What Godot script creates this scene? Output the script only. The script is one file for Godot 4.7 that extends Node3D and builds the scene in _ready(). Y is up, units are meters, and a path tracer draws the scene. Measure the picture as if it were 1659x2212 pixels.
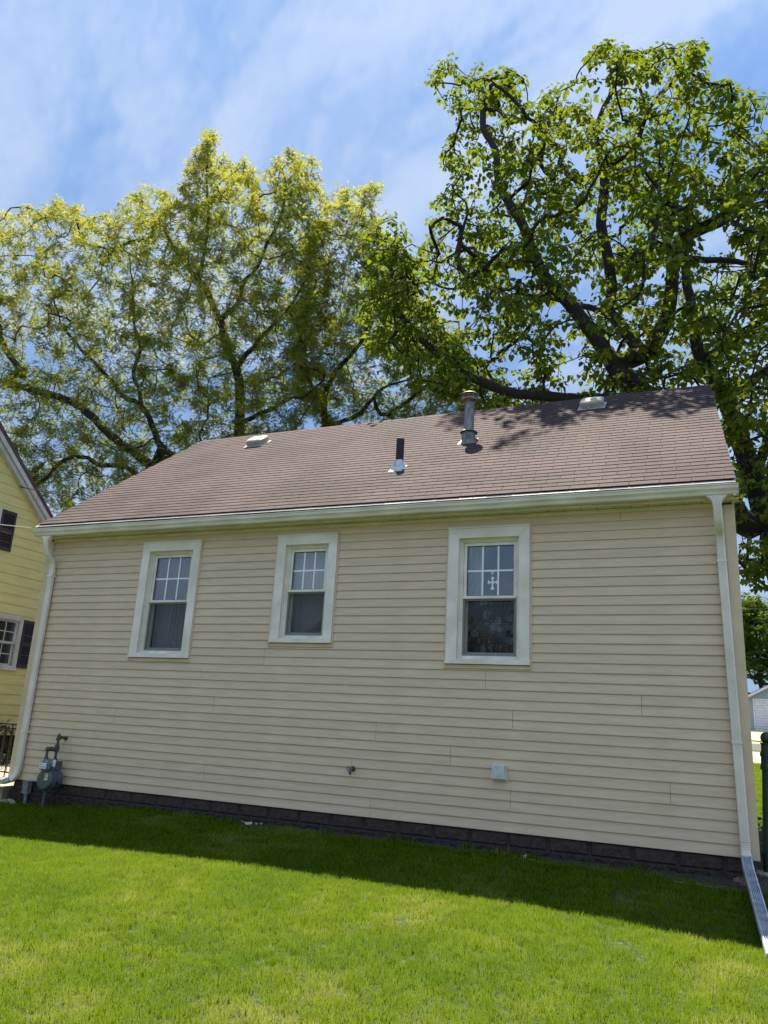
extends Node3D

# ---------------------------------------------------------------- mesh builder
class MB:
	var v := PackedVector3Array()
	var n := PackedVector3Array()
	var c := PackedColorArray()
	var i := PackedInt32Array()
	var tint := Color(1, 1, 1)

	func vert(p: Vector3, nn: Vector3) -> int:
		v.append(p)
		n.append(nn)
		c.append(tint)
		return v.size() - 1

	func tri(a: Vector3, b: Vector3, d: Vector3) -> void:      # counter-clockwise seen from outside
		var nn := (b - a).cross(d - a).normalized()
		var k := vert(a, nn)
		vert(b, nn)
		vert(d, nn)
		i.append_array([k, k + 2, k + 1])

	func quad(a: Vector3, b: Vector3, d: Vector3, e: Vector3) -> void:
		var nn := (b - a).cross(d - a)
		if nn.length_squared() < 1e-16:
			nn = (d - a).cross(e - a)
		nn = nn.normalized()
		var k := vert(a, nn)
		vert(b, nn)
		vert(d, nn)
		vert(e, nn)
		i.append_array([k, k + 2, k + 1, k, k + 3, k + 2])

	func box(at: Vector3, size: Vector3, b := Basis()) -> void:
		var h := size * 0.5
		var p: Array[Vector3] = []
		for s in [Vector3(-1, -1, -1), Vector3(1, -1, -1), Vector3(1, 1, -1), Vector3(-1, 1, -1), Vector3(-1, -1, 1), Vector3(1, -1, 1), Vector3(1, 1, 1), Vector3(-1, 1, 1)]:
			p.append(at + b * (h * s))
		quad(p[4], p[5], p[6], p[7])
		quad(p[1], p[0], p[3], p[2])
		quad(p[5], p[1], p[2], p[6])
		quad(p[0], p[4], p[7], p[3])
		quad(p[7], p[6], p[2], p[3])
		quad(p[0], p[1], p[5], p[4])

	func span(a: Vector3, b: Vector3) -> void:
		box((a + b) * 0.5, (b - a).abs())

	# a box whose front (+z) edges are chamfered
	func panel(at: Vector3, size: Vector3, ch: float, b := Basis()) -> void:
		var h := size * 0.5
		var back: Array[Vector3] = []
		var mid: Array[Vector3] = []
		var front: Array[Vector3] = []
		for s in [Vector2(-1, -1), Vector2(1, -1), Vector2(1, 1), Vector2(-1, 1)]:
			back.append(at + b * Vector3(h.x * s.x, h.y * s.y, -h.z))
			mid.append(at + b * Vector3(h.x * s.x, h.y * s.y, h.z - ch))
			front.append(at + b * Vector3((h.x - ch) * s.x, (h.y - ch) * s.y, h.z))
		for k in 4:
			var m := (k + 1) % 4
			quad(back[k], back[m], mid[m], mid[k])
			quad(mid[k], mid[m], front[m], front[k])
		quad(front[0], front[1], front[2], front[3])
		quad(back[1], back[0], back[3], back[2])

	func tube(pts: Array, rad: Array, sides: int, caps := true) -> void:
		var m := pts.size()
		if m < 2:
			return
		var ref := Vector3.UP
		var t0: Vector3 = ((pts[1] as Vector3) - (pts[0] as Vector3)).normalized()
		if absf(t0.dot(ref)) > 0.9:
			ref = Vector3.RIGHT
		var x := t0.cross(ref).normalized()
		var start := v.size()
		var last := t0
		for k in m:
			var t := t0
			if k == 0:
				t = t0
			elif k == m - 1:
				t = ((pts[k] as Vector3) - (pts[k - 1] as Vector3)).normalized()
			else:
				t = ((pts[k + 1] as Vector3) - (pts[k - 1] as Vector3)).normalized()
			if t.length_squared() < 0.5:
				t = last
			last = t
			x = (x - t * x.dot(t)).normalized()
			var y := t.cross(x)
			var r: float = rad[k]
			for s in sides:
				var a := TAU * s / sides
				var d := x * cos(a) + y * sin(a)
				vert((pts[k] as Vector3) + d * r, d)
		for k in m - 1:
			for s in sides:
				var s2 := (s + 1) % sides
				var a0 := start + k * sides + s
				var a1 := start + k * sides + s2
				var b0 := a0 + sides
				var b1 := a1 + sides
				i.append_array([a0, b1, a1, a0, b0, b1])
		if caps:
			for e in 2:
				var k := 0 if e == 0 else m - 1
				var nn := -t0 if e == 0 else last
				var ctr := vert(pts[k], nn)
				var ring := v.size()
				for s in sides:
					vert(v[start + k * sides + s], nn)
				for s in sides:
					var s2 := (s + 1) % sides
					if e == 0:
						i.append_array([ctr, ring + s, ring + s2])
					else:
						i.append_array([ctr, ring + s2, ring + s])

	# profile: Array of Vector2(radius, height) from bottom to top, turned round the y axis of xf
	func lathe(profile: Array, sides: int, xf := Transform3D(), smooth := true) -> void:
		var m := profile.size()
		if not smooth:
			for k in m - 1:
				var p: Vector2 = profile[k]
				var q: Vector2 = profile[k + 1]
				for s in sides:
					var a := TAU * s / sides
					var b := TAU * (s + 1) / sides
					var da := Vector3(cos(a), 0, -sin(a))
					var db := Vector3(cos(b), 0, -sin(b))
					quad(xf * (da * p.x + Vector3.UP * p.y), xf * (db * p.x + Vector3.UP * p.y), xf * (db * q.x + Vector3.UP * q.y), xf * (da * q.x + Vector3.UP * q.y))
			return
		for k in m - 1:
			var p: Vector2 = profile[k]
			var q: Vector2 = profile[k + 1]
			var e := (q - p).normalized()
			var nr := Vector2(e.y, -e.x)
			var start := v.size()
			for s in sides + 1:
				var a := TAU * s / sides
				var d := Vector3(cos(a), 0, -sin(a))
				var nn := (xf.basis * (d * nr.x + Vector3.UP * nr.y)).normalized()
				vert(xf * (d * p.x + Vector3.UP * p.y), nn)
				vert(xf * (d * q.x + Vector3.UP * q.y), nn)
			for s in sides:
				var a0 := start + s * 2
				i.append_array([a0, a0 + 3, a0 + 2, a0, a0 + 1, a0 + 3])

	# closed or open outline (x, y) carried along frames
	func sweep(outline: PackedVector2Array, frames: Array, closed := true, caps := true) -> void:
		var m := outline.size()
		for k in frames.size() - 1:
			var f: Transform3D = frames[k]
			var g: Transform3D = frames[k + 1]
			for s in (m if closed else m - 1):
				var a := outline[s]
				var b := outline[(s + 1) % m]
				quad(f * Vector3(a.x, a.y, 0), f * Vector3(b.x, b.y, 0), g * Vector3(b.x, b.y, 0), g * Vector3(a.x, a.y, 0))
		if caps and closed:
			var t := Geometry2D.triangulate_polygon(outline)
			for e in 2:
				var f: Transform3D = frames[0 if e == 0 else frames.size() - 1]
				for k in range(0, t.size(), 3):
					var p := [outline[t[k]], outline[t[k + 1]], outline[t[k + 2]]]
					var q: Array[Vector3] = []
					for w in p:
						q.append(f * Vector3(w.x, w.y, 0))
					if e == 0:
						tri(q[0], q[2], q[1])
					else:
						tri(q[0], q[1], q[2])

	# flat polygon in the xy plane of xf, depth towards +z
	func prism(outline: PackedVector2Array, depth: float, xf := Transform3D()) -> void:
		var o := outline
		if not Geometry2D.is_polygon_clockwise(o):
			pass
		else:
			o = outline.duplicate()
			o.reverse()
		sweep(o, [xf, xf * Transform3D(Basis(), Vector3(0, 0, depth))])

	func mesh() -> ArrayMesh:
		var a := []
		a.resize(Mesh.ARRAY_MAX)
		a[Mesh.ARRAY_VERTEX] = v
		a[Mesh.ARRAY_NORMAL] = n
		a[Mesh.ARRAY_COLOR] = c
		a[Mesh.ARRAY_INDEX] = i
		var m := ArrayMesh.new()
		m.add_surface_from_arrays(Mesh.PRIMITIVE_TRIANGLES, a)
		return m

# ---------------------------------------------------------------- nodes
var used := {}
var rng := RandomNumberGenerator.new()

func numbered(called: String) -> String:
	if not used.has(called):
		used[called] = 0
		return called
	used[called] += 1
	return "%s_%03d" % [called, used[called]]

func tag(o: Node, label: String, category: String, group := "") -> void:
	o.set_meta("label", label)
	o.set_meta("category", category)
	if group != "":
		o.set_meta("group", group)

func thing(called: String, at: Vector3, label: String, category: String, group := "") -> Node3D:
	var o := Node3D.new()
	o.name = numbered(called)
	add_child(o)
	o.position = at
	tag(o, label, category, group)
	return o

func origin_of(o: Node) -> Vector3:
	var p := Vector3.ZERO
	while o != null and o != self:
		p += (o as Node3D).position
		o = o.get_parent()
	return p

# a part whose mesh is written in world coordinates
func part(parent: Node, called: String, mb: MB, m: Material, label := "") -> MeshInstance3D:
	return piece(parent, called, mb.mesh(), m, Transform3D(), label)

# a part whose mesh has axes of its own, put at a world transform
func piece(parent: Node, called: String, mesh: Mesh, m: Material, xf: Transform3D, label := "") -> MeshInstance3D:
	var o := MeshInstance3D.new()
	o.mesh = mesh
	if m:
		o.material_override = m
	o.name = called
	parent.add_child(o, true)
	o.transform = xf
	o.position = xf.origin - origin_of(parent)
	if label != "":
		o.set_meta("label", label)
	return o

func single(called: String, mb: MB, m: Material, at: Vector3, label: String, category: String, group := "") -> MeshInstance3D:
	var o := MeshInstance3D.new()
	for k in mb.v.size():
		mb.v[k] -= at
	o.mesh = mb.mesh()
	o.material_override = m
	o.name = numbered(called)
	add_child(o)
	o.position = at
	tag(o, label, category, group)
	return o

func structure(called: String, mb: MB, m: Material) -> MeshInstance3D:
	var o := MeshInstance3D.new()
	o.mesh = mb.mesh()
	o.material_override = m
	o.name = numbered(called)
	add_child(o)
	o.set_meta("kind", "structure")
	return o

func copies(parent: Node, called: String, mesh: Mesh, m: Material, xfs: Array, cols: Array) -> MultiMeshInstance3D:
	var mm := MultiMesh.new()
	mm.transform_format = MultiMesh.TRANSFORM_3D
	mm.use_colors = true
	mm.mesh = mesh
	mm.instance_count = xfs.size()
	var off := origin_of(parent)
	for k in xfs.size():
		var t: Transform3D = xfs[k]
		t.origin -= off
		mm.set_instance_transform(k, t)
		mm.set_instance_color(k, cols[k])
	var o := MultiMeshInstance3D.new()
	o.multimesh = mm
	o.material_override = m
	o.name = called
	parent.add_child(o, true)
	o.set_meta("kind", "stuff")
	return o

# ---------------------------------------------------------------- materials
func lin(r: float, g: float, b: float) -> Color:
	return Color(r, g, b).linear_to_srgb()

func mat(col: Color, rough := 0.8, metal := 0.0) -> StandardMaterial3D:
	var m := StandardMaterial3D.new()
	m.albedo_color = col.linear_to_srgb()
	m.roughness = rough
	m.metallic = metal
	return m

func noise_image(seed_: int, freq: float, size: int, lo: Color, hi: Color, octaves := 4, power := 1.0) -> ImageTexture:
	var f := FastNoiseLite.new()
	f.seed = seed_
	f.frequency = freq
	f.fractal_octaves = octaves
	var src := f.get_seamless_image(size, size)
	var im := Image.create(size, size, false, Image.FORMAT_RGB8)
	for y in size:
		for x in size:
			var t := pow(src.get_pixel(x, y).r, power)
			im.set_pixel(x, y, lo.lerp(hi, t))
	return ImageTexture.create_from_image(im)

func bump_image(seed_: int, freq: float, size: int, octaves := 4, strength := 4.0) -> ImageTexture:
	var f := FastNoiseLite.new()
	f.seed = seed_
	f.frequency = freq
	f.fractal_octaves = octaves
	var src := f.get_seamless_image(size, size)
	src.convert(Image.FORMAT_RGBA8)
	src.bump_map_to_normal_map(strength)
	return ImageTexture.create_from_image(src)

func textured(m: StandardMaterial3D, tex: Texture2D, scale: Vector3, normal: Texture2D = null, amount := 1.0, world := true) -> StandardMaterial3D:
	m.uv1_triplanar = true
	m.uv1_world_triplanar = world
	m.uv1_scale = scale
	if tex:
		m.albedo_texture = tex
	if normal:
		m.normal_enabled = true
		m.normal_texture = normal
		m.normal_scale = amount
	return m

var M := {}

# ---------------------------------------------------------------- photograph geometry: pixel of a 1659 x 2212 view and a depth -> point
const EYE := Vector3(8.8376, 1.0145, 8.1099)
const RX := Vector3(0.92182298, 0.05245282, -0.38404569)
const RY := Vector3(0.0559316, 0.96243166, 0.26570089)
const RZ := Vector3(0.38355449, -0.26640948, 0.88425785)
const FOCAL := 1633.65

func px(u: float, w: float, z: float) -> Vector3:
	var d := RX * ((u - 829.5) / FOCAL) - RY * ((w - 1106.0) / FOCAL) - RZ
	return EYE + d * ((z - EYE.z) / d.z)

func smooth(a: float, b: float, x: float) -> float:
	var t := clampf((x - a) / (b - a), 0.0, 1.0)
	return t * t * (3.0 - 2.0 * t)

# height of the ground
func gh(x: float, z: float) -> float:
	var y := 0.0
	var wall := -0.19
	wall = lerpf(-0.30, -0.195, smooth(0.3, 2.6, x))
	var mid := lerpf(-0.365, -0.295, smooth(1.5, 5.5, x))
	mid = lerpf(mid, -0.36, smooth(7.4, 9.4, x))
	var near := -0.46
	if z > 0.0:
		y = lerpf(wall, mid, smooth(0.0, 1.8, z) * 0.5 + clampf(z / 1.8, 0.0, 1.0) * 0.5)
		if z > 1.8:
			y = lerpf(mid, near, smooth(1.8, 6.0, z))
	else:
		y = lerpf(wall, -0.35, smooth(0.0, -5.0, z))
		if z < -6.0:
			y += 0.0446 * (-6.0 - maxf(z, -60.0))
	return y

# ---------------------------------------------------------------- camera, sky, sun
func make_sky() -> ImageTexture:
	var w := 1024
	var h := 512
	var im := Image.create(w, h, false, Image.FORMAT_RGBF)
	var f := FastNoiseLite.new()
	f.seed = 34
	f.frequency = 0.9
	f.fractal_octaves = 5
	f.domain_warp_enabled = true
	f.domain_warp_amplitude = 0.5
	f.domain_warp_frequency = 1.1
	var sun := -SUN.normalized()
	var zen := Vector3(0.082, 0.155, 0.310)
	var hor := Vector3(0.150, 0.225, 0.330)
	for y in h:
		var el := PI * (0.5 - (y + 0.5) / h)
		for x in w:
			var az := TAU * ((x + 0.5) / w - 0.5)
			var d := Vector3(sin(az) * cos(el), sin(el), -cos(az) * cos(el))
			var up := maxf(d.y, 0.0)
			var c := zen.lerp(hor, pow(1.0 - up, 3.0))
			# clear air is brighter and paler towards the sun
			var cs := d.dot(sun)
			var s := clampf(cs, 0.0, 1.0)
			c *= 0.74 + 0.62 * pow(0.5 + 0.5 * cs, 2.5)
			c += Vector3(0.060, 0.057, 0.048) * pow(s, 4.0) + Vector3(0.3, 0.29, 0.26) * pow(s, 60.0)
			if d.y > 0.02:
				# thin cirrus on a flat layer, drawn out along one direction
				var p := Vector2(d.x, d.z) / (d.y + 0.18)
				var q := p.rotated(-0.5)
				var a := f.get_noise_3d(q.x * 0.55, q.y * 1.5, 3.0)
				var b := f.get_noise_3d(q.x * 1.9 + 7.0, q.y * 4.6, 9.0)
				var k := smooth(-0.45, 0.42, a * 0.8 + 0.55 * b) * smooth(0.02, 0.2, d.y)
				c = c.lerp(Vector3(0.27, 0.305, 0.36) * (0.82 + 0.28 * (0.5 + 0.5 * cs)), 0.62 * k)
			if d.y < 0.0:
				c = c.lerp(Vector3(0.12, 0.13, 0.07), smooth(0.0, -0.08, d.y))
			im.set_pixel(x, y, Color(c.x, c.y, c.z))
	return ImageTexture.create_from_image(im)

const SUN := Vector3(0.20, -1.0, 0.40)

func setup_view() -> void:
	var cam := Camera3D.new()
	cam.name = "camera"
	cam.transform = Transform3D(Basis(RX, RY, RZ).orthonormalized(), EYE)
	cam.fov = 68.196
	cam.near = 0.05
	cam.far = 600.0
	add_child(cam)
	cam.current = true
	var env := Environment.new()
	env.background_mode = Environment.BG_SKY
	var sky := Sky.new()
	var pm := PanoramaSkyMaterial.new()
	pm.panorama = make_sky()
	sky.sky_material = pm
	env.sky = sky
	env.tonemap_mode = Environment.TONE_MAPPER_LINEAR
	env.tonemap_exposure = 2.9
	env.sdfgi_enabled = true
	env.ssao_enabled = true
	env.ssil_enabled = true
	var we := WorldEnvironment.new()
	we.name = "world_environment"
	we.environment = env
	add_child(we)
	var sun := DirectionalLight3D.new()
	sun.name = "sun"
	sun.light_color = Color(1.0, 0.955, 0.88)
	sun.light_energy = 1.6
	sun.light_angular_distance = 0.53
	sun.shadow_enabled = true
	add_child(sun)
	sun.look_at_from_position(Vector3.ZERO, SUN, Vector3(0, 0, -1))

func make_materials() -> void:
	# vinyl siding: embossed grain running along the boards
	var grain := bump_image(3, 0.03, 256, 4, 6.0)
	var mottle := noise_image(5, 0.02, 256, Color(0.92, 0.92, 0.91), Color(1, 1, 1), 5)
	M.siding = textured(mat(Color(0.68, 0.522, 0.358), 0.55), mottle, Vector3(0.35, 3.2, 0.35), grain, 0.10)
	M.sidings = [M.siding]
	for k in [0.98, 1.02]:
		var v: StandardMaterial3D = M.siding.duplicate()
		v.albedo_color = Color(0.68 * k, 0.522 * k, 0.358 * k).linear_to_srgb()
		M.sidings.append(v)
	M.siding_trim = textured(mat(Color(0.68, 0.525, 0.355), 0.5), mottle, Vector3(0.5, 0.5, 0.5))
	M.sheath = mat(Color(0.06, 0.052, 0.042), 0.8)
	var dirt := noise_image(8, 0.012, 256, Color(0.87, 0.86, 0.82), Color(1, 1, 1), 5)
	M.trim = textured(mat(Color(0.87, 0.80, 0.72), 0.45), dirt, Vector3(0.6, 0.6, 0.6))
	M.gutter = textured(mat(Color(0.85, 0.79, 0.71), 0.42), noise_image(9, 0.01, 256, Color(0.83, 0.82, 0.76), Color(1, 1, 1), 5), Vector3(0.5, 2.0, 0.8))
	M.soffit = textured(mat(Color(0.78, 0.72, 0.56), 0.6), dirt, Vector3(0.8, 0.8, 0.8))
	M.vinyl = textured(mat(Color(0.88, 0.83, 0.74), 0.4), dirt, Vector3(1.2, 1.2, 1.2))
	M.muntin = mat(Color(0.88, 0.88, 0.86), 0.4)
	M.seal = mat(Color(0.06, 0.06, 0.06), 0.7)
	M.screen_frame = mat(Color(0.20, 0.205, 0.20), 0.5)
	M.alu = textured(mat(Color(0.62, 0.66, 0.72), 0.38, 0.25), noise_image(14, 0.02, 256, Color(0.45, 0.47, 0.5), Color(1, 1, 1), 5, 0.7), Vector3(1.5, 1.5, 1.5))
	# painted rough block
	var rock := bump_image(21, 0.035, 256, 5, 10.0)
	M.block = textured(mat(Color(0.070, 0.046, 0.038), 0.85), noise_image(22, 0.03, 256, Color(0.7, 0.7, 0.7), Color(1, 1, 1), 5), Vector3(1.6, 1.6, 1.6), rock, 0.5)
	M.mortar = textured(mat(Color(0.052, 0.036, 0.030), 0.9), null, Vector3(2, 2, 2), rock, 0.6)
	M.parge = textured(mat(Color(0.052, 0.039, 0.032), 0.95), noise_image(23, 0.03, 256, Color(0.5, 0.5, 0.5), Color(1, 1, 1), 5), Vector3(1.5, 1.5, 1.5), rock, 1.2)
	# shingles: granules
	var gran := noise_image(31, 0.32, 256, Color(0.35, 0.33, 0.33), Color(1, 1, 1), 3)
	var gn := bump_image(32, 0.35, 256, 2, 5.0)
	M.shingle_texture = gran
	M.shingles = []
	for k in 7:
		var t := k / 6.0
		var base := Color(0.066, 0.034, 0.034).lerp(Color(0.140, 0.081, 0.080), t)
		if k == 3:
			base = Color(0.095, 0.062, 0.060)
		M.shingles.append(textured(mat(base, 0.92), gran, Vector3(4.3, 4.3, 4.3), gn, 0.5))
	M.shingle_white = textured(mat(Color(1, 1, 1), 0.92), gran, Vector3(4.3, 4.3, 4.3), gn, 0.5)
	M.shingle_white.vertex_color_use_as_albedo = true
	M.deck = mat(Color(0.10, 0.075, 0.07), 0.95)
	M.galv = textured(mat(Color(0.36, 0.39, 0.40), 0.5, 0.35), noise_image(41, 0.02, 256, Color(0.5, 0.47, 0.42), Color(1, 1, 1), 5), Vector3(2.5, 0.7, 2.5))
	M.galv_rust = textured(mat(Color(0.42, 0.37, 0.32), 0.6, 0.2), noise_image(42, 0.03, 256, Color(0.5, 0.38, 0.28), Color(1, 1, 1), 5), Vector3(3, 3, 3))
	M.black_pipe = textured(mat(Color(0.022, 0.017, 0.017), 0.7), noise_image(43, 0.05, 128, Color(0.6, 0.6, 0.6), Color(1, 1, 1)), Vector3(3, 3, 3))
	M.flashing = textured(mat(Color(0.72, 0.74, 0.76), 0.4, 0.3), noise_image(44, 0.03, 128, Color(0.7, 0.7, 0.7), Color(1, 1, 1)), Vector3(3, 3, 3))
	M.vent_box = textured(mat(Color(0.58, 0.56, 0.49), 0.6), noise_image(45, 0.03, 256, Color(0.55, 0.5, 0.4), Color(1, 1, 1), 5, 0.6), Vector3(2.5, 2.5, 2.5))
	M.dark = mat(Color(0.012, 0.012, 0.012), 0.9)
	M.meter = textured(mat(Color(0.115, 0.135, 0.155), 0.5), noise_image(46, 0.05, 128, Color(0.7, 0.7, 0.7), Color(1, 1, 1)), Vector3(4, 4, 4))
	M.meter_head = textured(mat(Color(0.26, 0.29, 0.30), 0.45), noise_image(47, 0.05, 128, Color(0.6, 0.6, 0.6), Color(1, 1, 1)), Vector3(5, 5, 5))
	M.iron_pipe = textured(mat(Color(0.13, 0.14, 0.14), 0.6), noise_image(48, 0.06, 128, Color(0.5, 0.48, 0.45), Color(1, 1, 1)), Vector3(5, 5, 5))
	M.label_yellow = mat(Color(0.72, 0.66, 0.40), 0.6)
	M.plate = mat(Color(0.68, 0.72, 0.72), 0.5)
	M.ink = mat(Color(0.03, 0.03, 0.035), 0.6)
	M.conduit = textured(mat(Color(0.30, 0.31, 0.31), 0.6), noise_image(49, 0.05, 128, Color(0.6, 0.6, 0.6), Color(1, 1, 1)), Vector3(4, 4, 4))
	# glass
	var g := StandardMaterial3D.new()
	g.albedo_color = Color(0.92, 0.95, 0.97, 0.004)
	g.transparency = BaseMaterial3D.TRANSPARENCY_ALPHA
	g.roughness = 0.0
	g.metallic_specular = 0.9
	M.glass = g
	var sc := StandardMaterial3D.new()
	sc.albedo_color = Color(0.12, 0.12, 0.115, 0.42)
	sc.transparency = BaseMaterial3D.TRANSPARENCY_ALPHA
	sc.roughness = 0.9
	sc.metallic_specular = 0.1
	M.screen = sc
	M.pane_dark = mat(Color(0.018, 0.022, 0.018), 0.04)
	M.room = mat(Color(0.06, 0.058, 0.055), 0.9)
	M.vent_metal = textured(mat(Color(0.74, 0.73, 0.70), 0.45), noise_image(50, 0.03, 128, Color(0.8, 0.8, 0.8), Color(1, 1, 1)), Vector3(4, 4, 4))
	# ground
	var soil := noise_image(61, 0.03, 512, Color(0.45, 0.42, 0.38), Color(1, 1, 1), 5)
	M.lawn = textured(mat(Color(0.065, 0.105, 0.020), 0.95), soil, Vector3(0.9, 0.9, 0.9), bump_image(62, 0.08, 256, 4, 8.0), 0.8)
	M.soil = textured(mat(Color(0.080, 0.064, 0.050), 0.95), soil, Vector3(1.6, 1.6, 1.6), bump_image(63, 0.06, 256, 5, 10.0), 1.2)
	M.concrete = textured(mat(Color(0.46, 0.42, 0.35), 0.9), noise_image(64, 0.02, 512, Color(0.62, 0.6, 0.56), Color(1, 1, 1), 6), Vector3(0.7, 0.7, 0.7), bump_image(65, 0.1, 256, 4, 5.0), 0.5)
	M.asphalt = textured(mat(Color(0.14, 0.14, 0.145), 0.95), soil, Vector3(0.8, 0.8, 0.8))
	M.straw = mat(Color(0.42, 0.36, 0.22), 0.9)
	M.paper = mat(Color(0.42, 0.36, 0.28), 0.9)
	M.stone = textured(mat(Color(0.26, 0.19, 0.155), 0.9), soil, Vector3(4, 4, 4), rock, 1.0)
	# neighbours
	M.yellow = textured(mat(Color(0.60, 0.555, 0.235), 0.6), mottle, Vector3(0.3, 2.0, 0.3), grain, 0.08)
	M.grey_trim = textured(mat(Color(0.50, 0.52, 0.54), 0.6), dirt, Vector3(0.8, 0.8, 0.8))
	M.shutter = mat(Color(0.022, 0.015, 0.022), 0.6)
	M.old_roof = textured(mat(Color(0.16, 0.125, 0.11), 0.95), gran, Vector3(3, 3, 3))
	M.blue_grey = textured(mat(Color(0.26, 0.34, 0.37), 0.7), mottle, Vector3(0.5, 2, 0.5))
	M.white_door = textured(mat(Color(0.70, 0.70, 0.72), 0.6), noise_image(66, 0.02, 256, Color(0.88, 0.88, 0.88), Color(1, 1, 1), 5), Vector3(0.6, 0.6, 0.6))
	M.iron = mat(Color(0.014, 0.013, 0.013), 0.55)
	M.green_iron = textured(mat(Color(0.022, 0.062, 0.046), 0.5), noise_image(67, 0.05, 128, Color(0.6, 0.6, 0.6), Color(1, 1, 1)), Vector3(4, 4, 4))
	M.wire = mat(Color(0.02, 0.02, 0.02), 0.7)
	M.wire_pale = mat(Color(0.55, 0.53, 0.42), 0.7)
	# trees
	var barkn := bump_image(71, 0.045, 256, 4, 14.0)
	M.bark = textured(mat(Color(0.085, 0.066, 0.053), 0.95), noise_image(72, 0.05, 256, Color(0.35, 0.34, 0.33), Color(1, 1, 1), 5), Vector3(3.5, 0.8, 3.5), barkn, 1.6)
	M.bark_dark = textured(mat(Color(0.062, 0.047, 0.038), 0.95), noise_image(73, 0.05, 256, Color(0.4, 0.39, 0.38), Color(1, 1, 1), 5), Vector3(4, 1.0, 4), barkn, 1.4)
	M.leaf = leaf_mat(Color(0.97, 0.98, 0.50), 0.8)
	M.frond = leaf_mat(Color(0.98, 0.98, 0.55), 0.8)
	M.grass = leaf_mat(Color(0.86, 0.95, 0.30), 0.7)

func leaf_mat(through: Color, rough: float) -> StandardMaterial3D:
	var m := mat(Color(1, 1, 1), rough)
	m.vertex_color_use_as_albedo = true
	m.cull_mode = BaseMaterial3D.CULL_DISABLED
	m.backlight_enabled = true
	m.backlight = through
	m.metallic_specular = 0.18
	return m

# ---------------------------------------------------------------- the house
const HW := 9.15          # width of the front wall
const HD := 6.60          # depth
const WALL_TOP := 3.31
const COURSE := 0.1
const ROOF_E := Vector2(3.4971, 0.255)      # y, z of the eave edge of the shingles
const ROOF_R := Vector2(6.12, -3.30)       # y, z of the ridge

func roof_y(z: float) -> float:
	var t := (z - ROOF_E.y) / (ROOF_R.y - ROOF_E.y)
	return lerpf(ROOF_E.x, ROOF_R.x, t)

# one tilted board: its lower edge stands proud of the wall; origin at its lower left corner, x along, z out
func plank_mesh(length: float, height: float, proud := 0.014) -> ArrayMesh:
	var mb := MB.new()
	var o := PackedVector2Array([Vector2(0.0, 0.0), Vector2(proud, 0.0), Vector2(proud + 0.0012, 0.0025), Vector2(proud + 0.0012, 0.008), Vector2(0.003, height - 0.0005), Vector2(0.0, height - 0.0005)])
	# outline x -> z out, outline y -> y; carried along x
	var f0 := Transform3D(Basis(Vector3(0, 0, 1), Vector3(0, 1, 0), Vector3(-1, 0, 0)), Vector3.ZERO)
	var f1 := f0
	f1.origin = Vector3(length, 0, 0)
	mb.sweep(o, [f1, f0])
	return mb.mesh()

# boards along a wall from 0 to length (from point a in direction d), cut round holes [x0, y0, x1, y1] and at joints {course: [x...]}
func board_wall(parent: Node, called: String, m: Material, a: Vector3, d: Vector3, length: float, y0: float, step: float, count: int, holes: Array, joints: Dictionary, limit = null) -> void:
	var out := d.cross(Vector3.UP)
	var b := Basis(d, Vector3.UP, out)
	for k in count:
		var lo := y0 + step * k
		var hi := lo + step
		var s0 := 0.0
		var s1 := length
		if limit != null:
			var w: Vector2 = limit.call(hi)
			s0 = maxf(s0, w.x)
			s1 = minf(s1, w.y)
			if s1 - s0 < 0.05:
				continue
		var runs := [[s0, s1, lo, hi]]
		for h in holes:
			var next := []
			for r in runs:
				if h[1] >= r[3] - 0.004 or h[3] <= r[2] + 0.004 or h[0] >= r[1] or h[2] <= r[0]:
					next.append(r)
					continue
				if h[0] > r[0] + 0.02:
					next.append([r[0], h[0], r[2], r[3]])
				if h[2] < r[1] - 0.02:
					next.append([h[2], r[1], r[2], r[3]])
				if h[1] > r[2] + 0.012:
					next.append([maxf(h[0], r[0]), minf(h[2], r[1]), r[2], h[1]])
				if h[3] < r[3] - 0.012:
					next.append([maxf(h[0], r[0]), minf(h[2], r[1]), h[3], r[3]])
			runs = next
		for j in joints.get(k, []):
			var next := []
			for r in runs:
				if j > r[0] + 0.03 and j < r[1] - 0.03:
					next.append([r[0], j - 0.0018, r[2], r[3]])
					next.append([j + 0.0018, r[1], r[2], r[3]])
				else:
					next.append(r)
			runs = next
		for r in runs:
			var at: Vector3 = a + d * float(r[0])
			at.y = r[2]
			var wob := Basis(out, rng.randf_range(-0.0003, 0.0003))
			piece(parent, called, plank_mesh(r[1] - r[0], r[3] - r[2]), M.sidings[rng.randi_range(0, 2)] if m == M.siding else m, Transform3D(wob * b, at))

func wall_with_holes(mb: MB, x0: float, x1: float, y0: float, y1: float, z0: float, z1: float, holes: Array) -> void:
	var xs := [x0, x1]
	for h in holes:
		xs.append(h[0])
		xs.append(h[2])
	xs.sort()
	for k in xs.size() - 1:
		if xs[k + 1] - xs[k] < 0.001:
			continue
		var mid: float = (xs[k] + xs[k + 1]) * 0.5
		var ys := [[y0, y1]]
		for h in holes:
			if mid > h[0] and mid < h[2]:
				ys = [[y0, h[1]], [h[3], y1]]
		for y in ys:
			mb.span(Vector3(xs[k], y[0], z0), Vector3(xs[k + 1], y[1], z1))

# casing rectangles of the three windows: x0, y0, x1, y1
const WINDOWS := [[1.757, 1.660, 2.715, 3.214], [3.893, 1.872, 4.737, 3.219], [6.166, 1.665, 7.102, 3.205]]

func opening(w: Array) -> Array:
	return [w[0] + 0.124, w[1] + 0.052, w[2] - 0.118, w[3] - 0.128]

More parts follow.
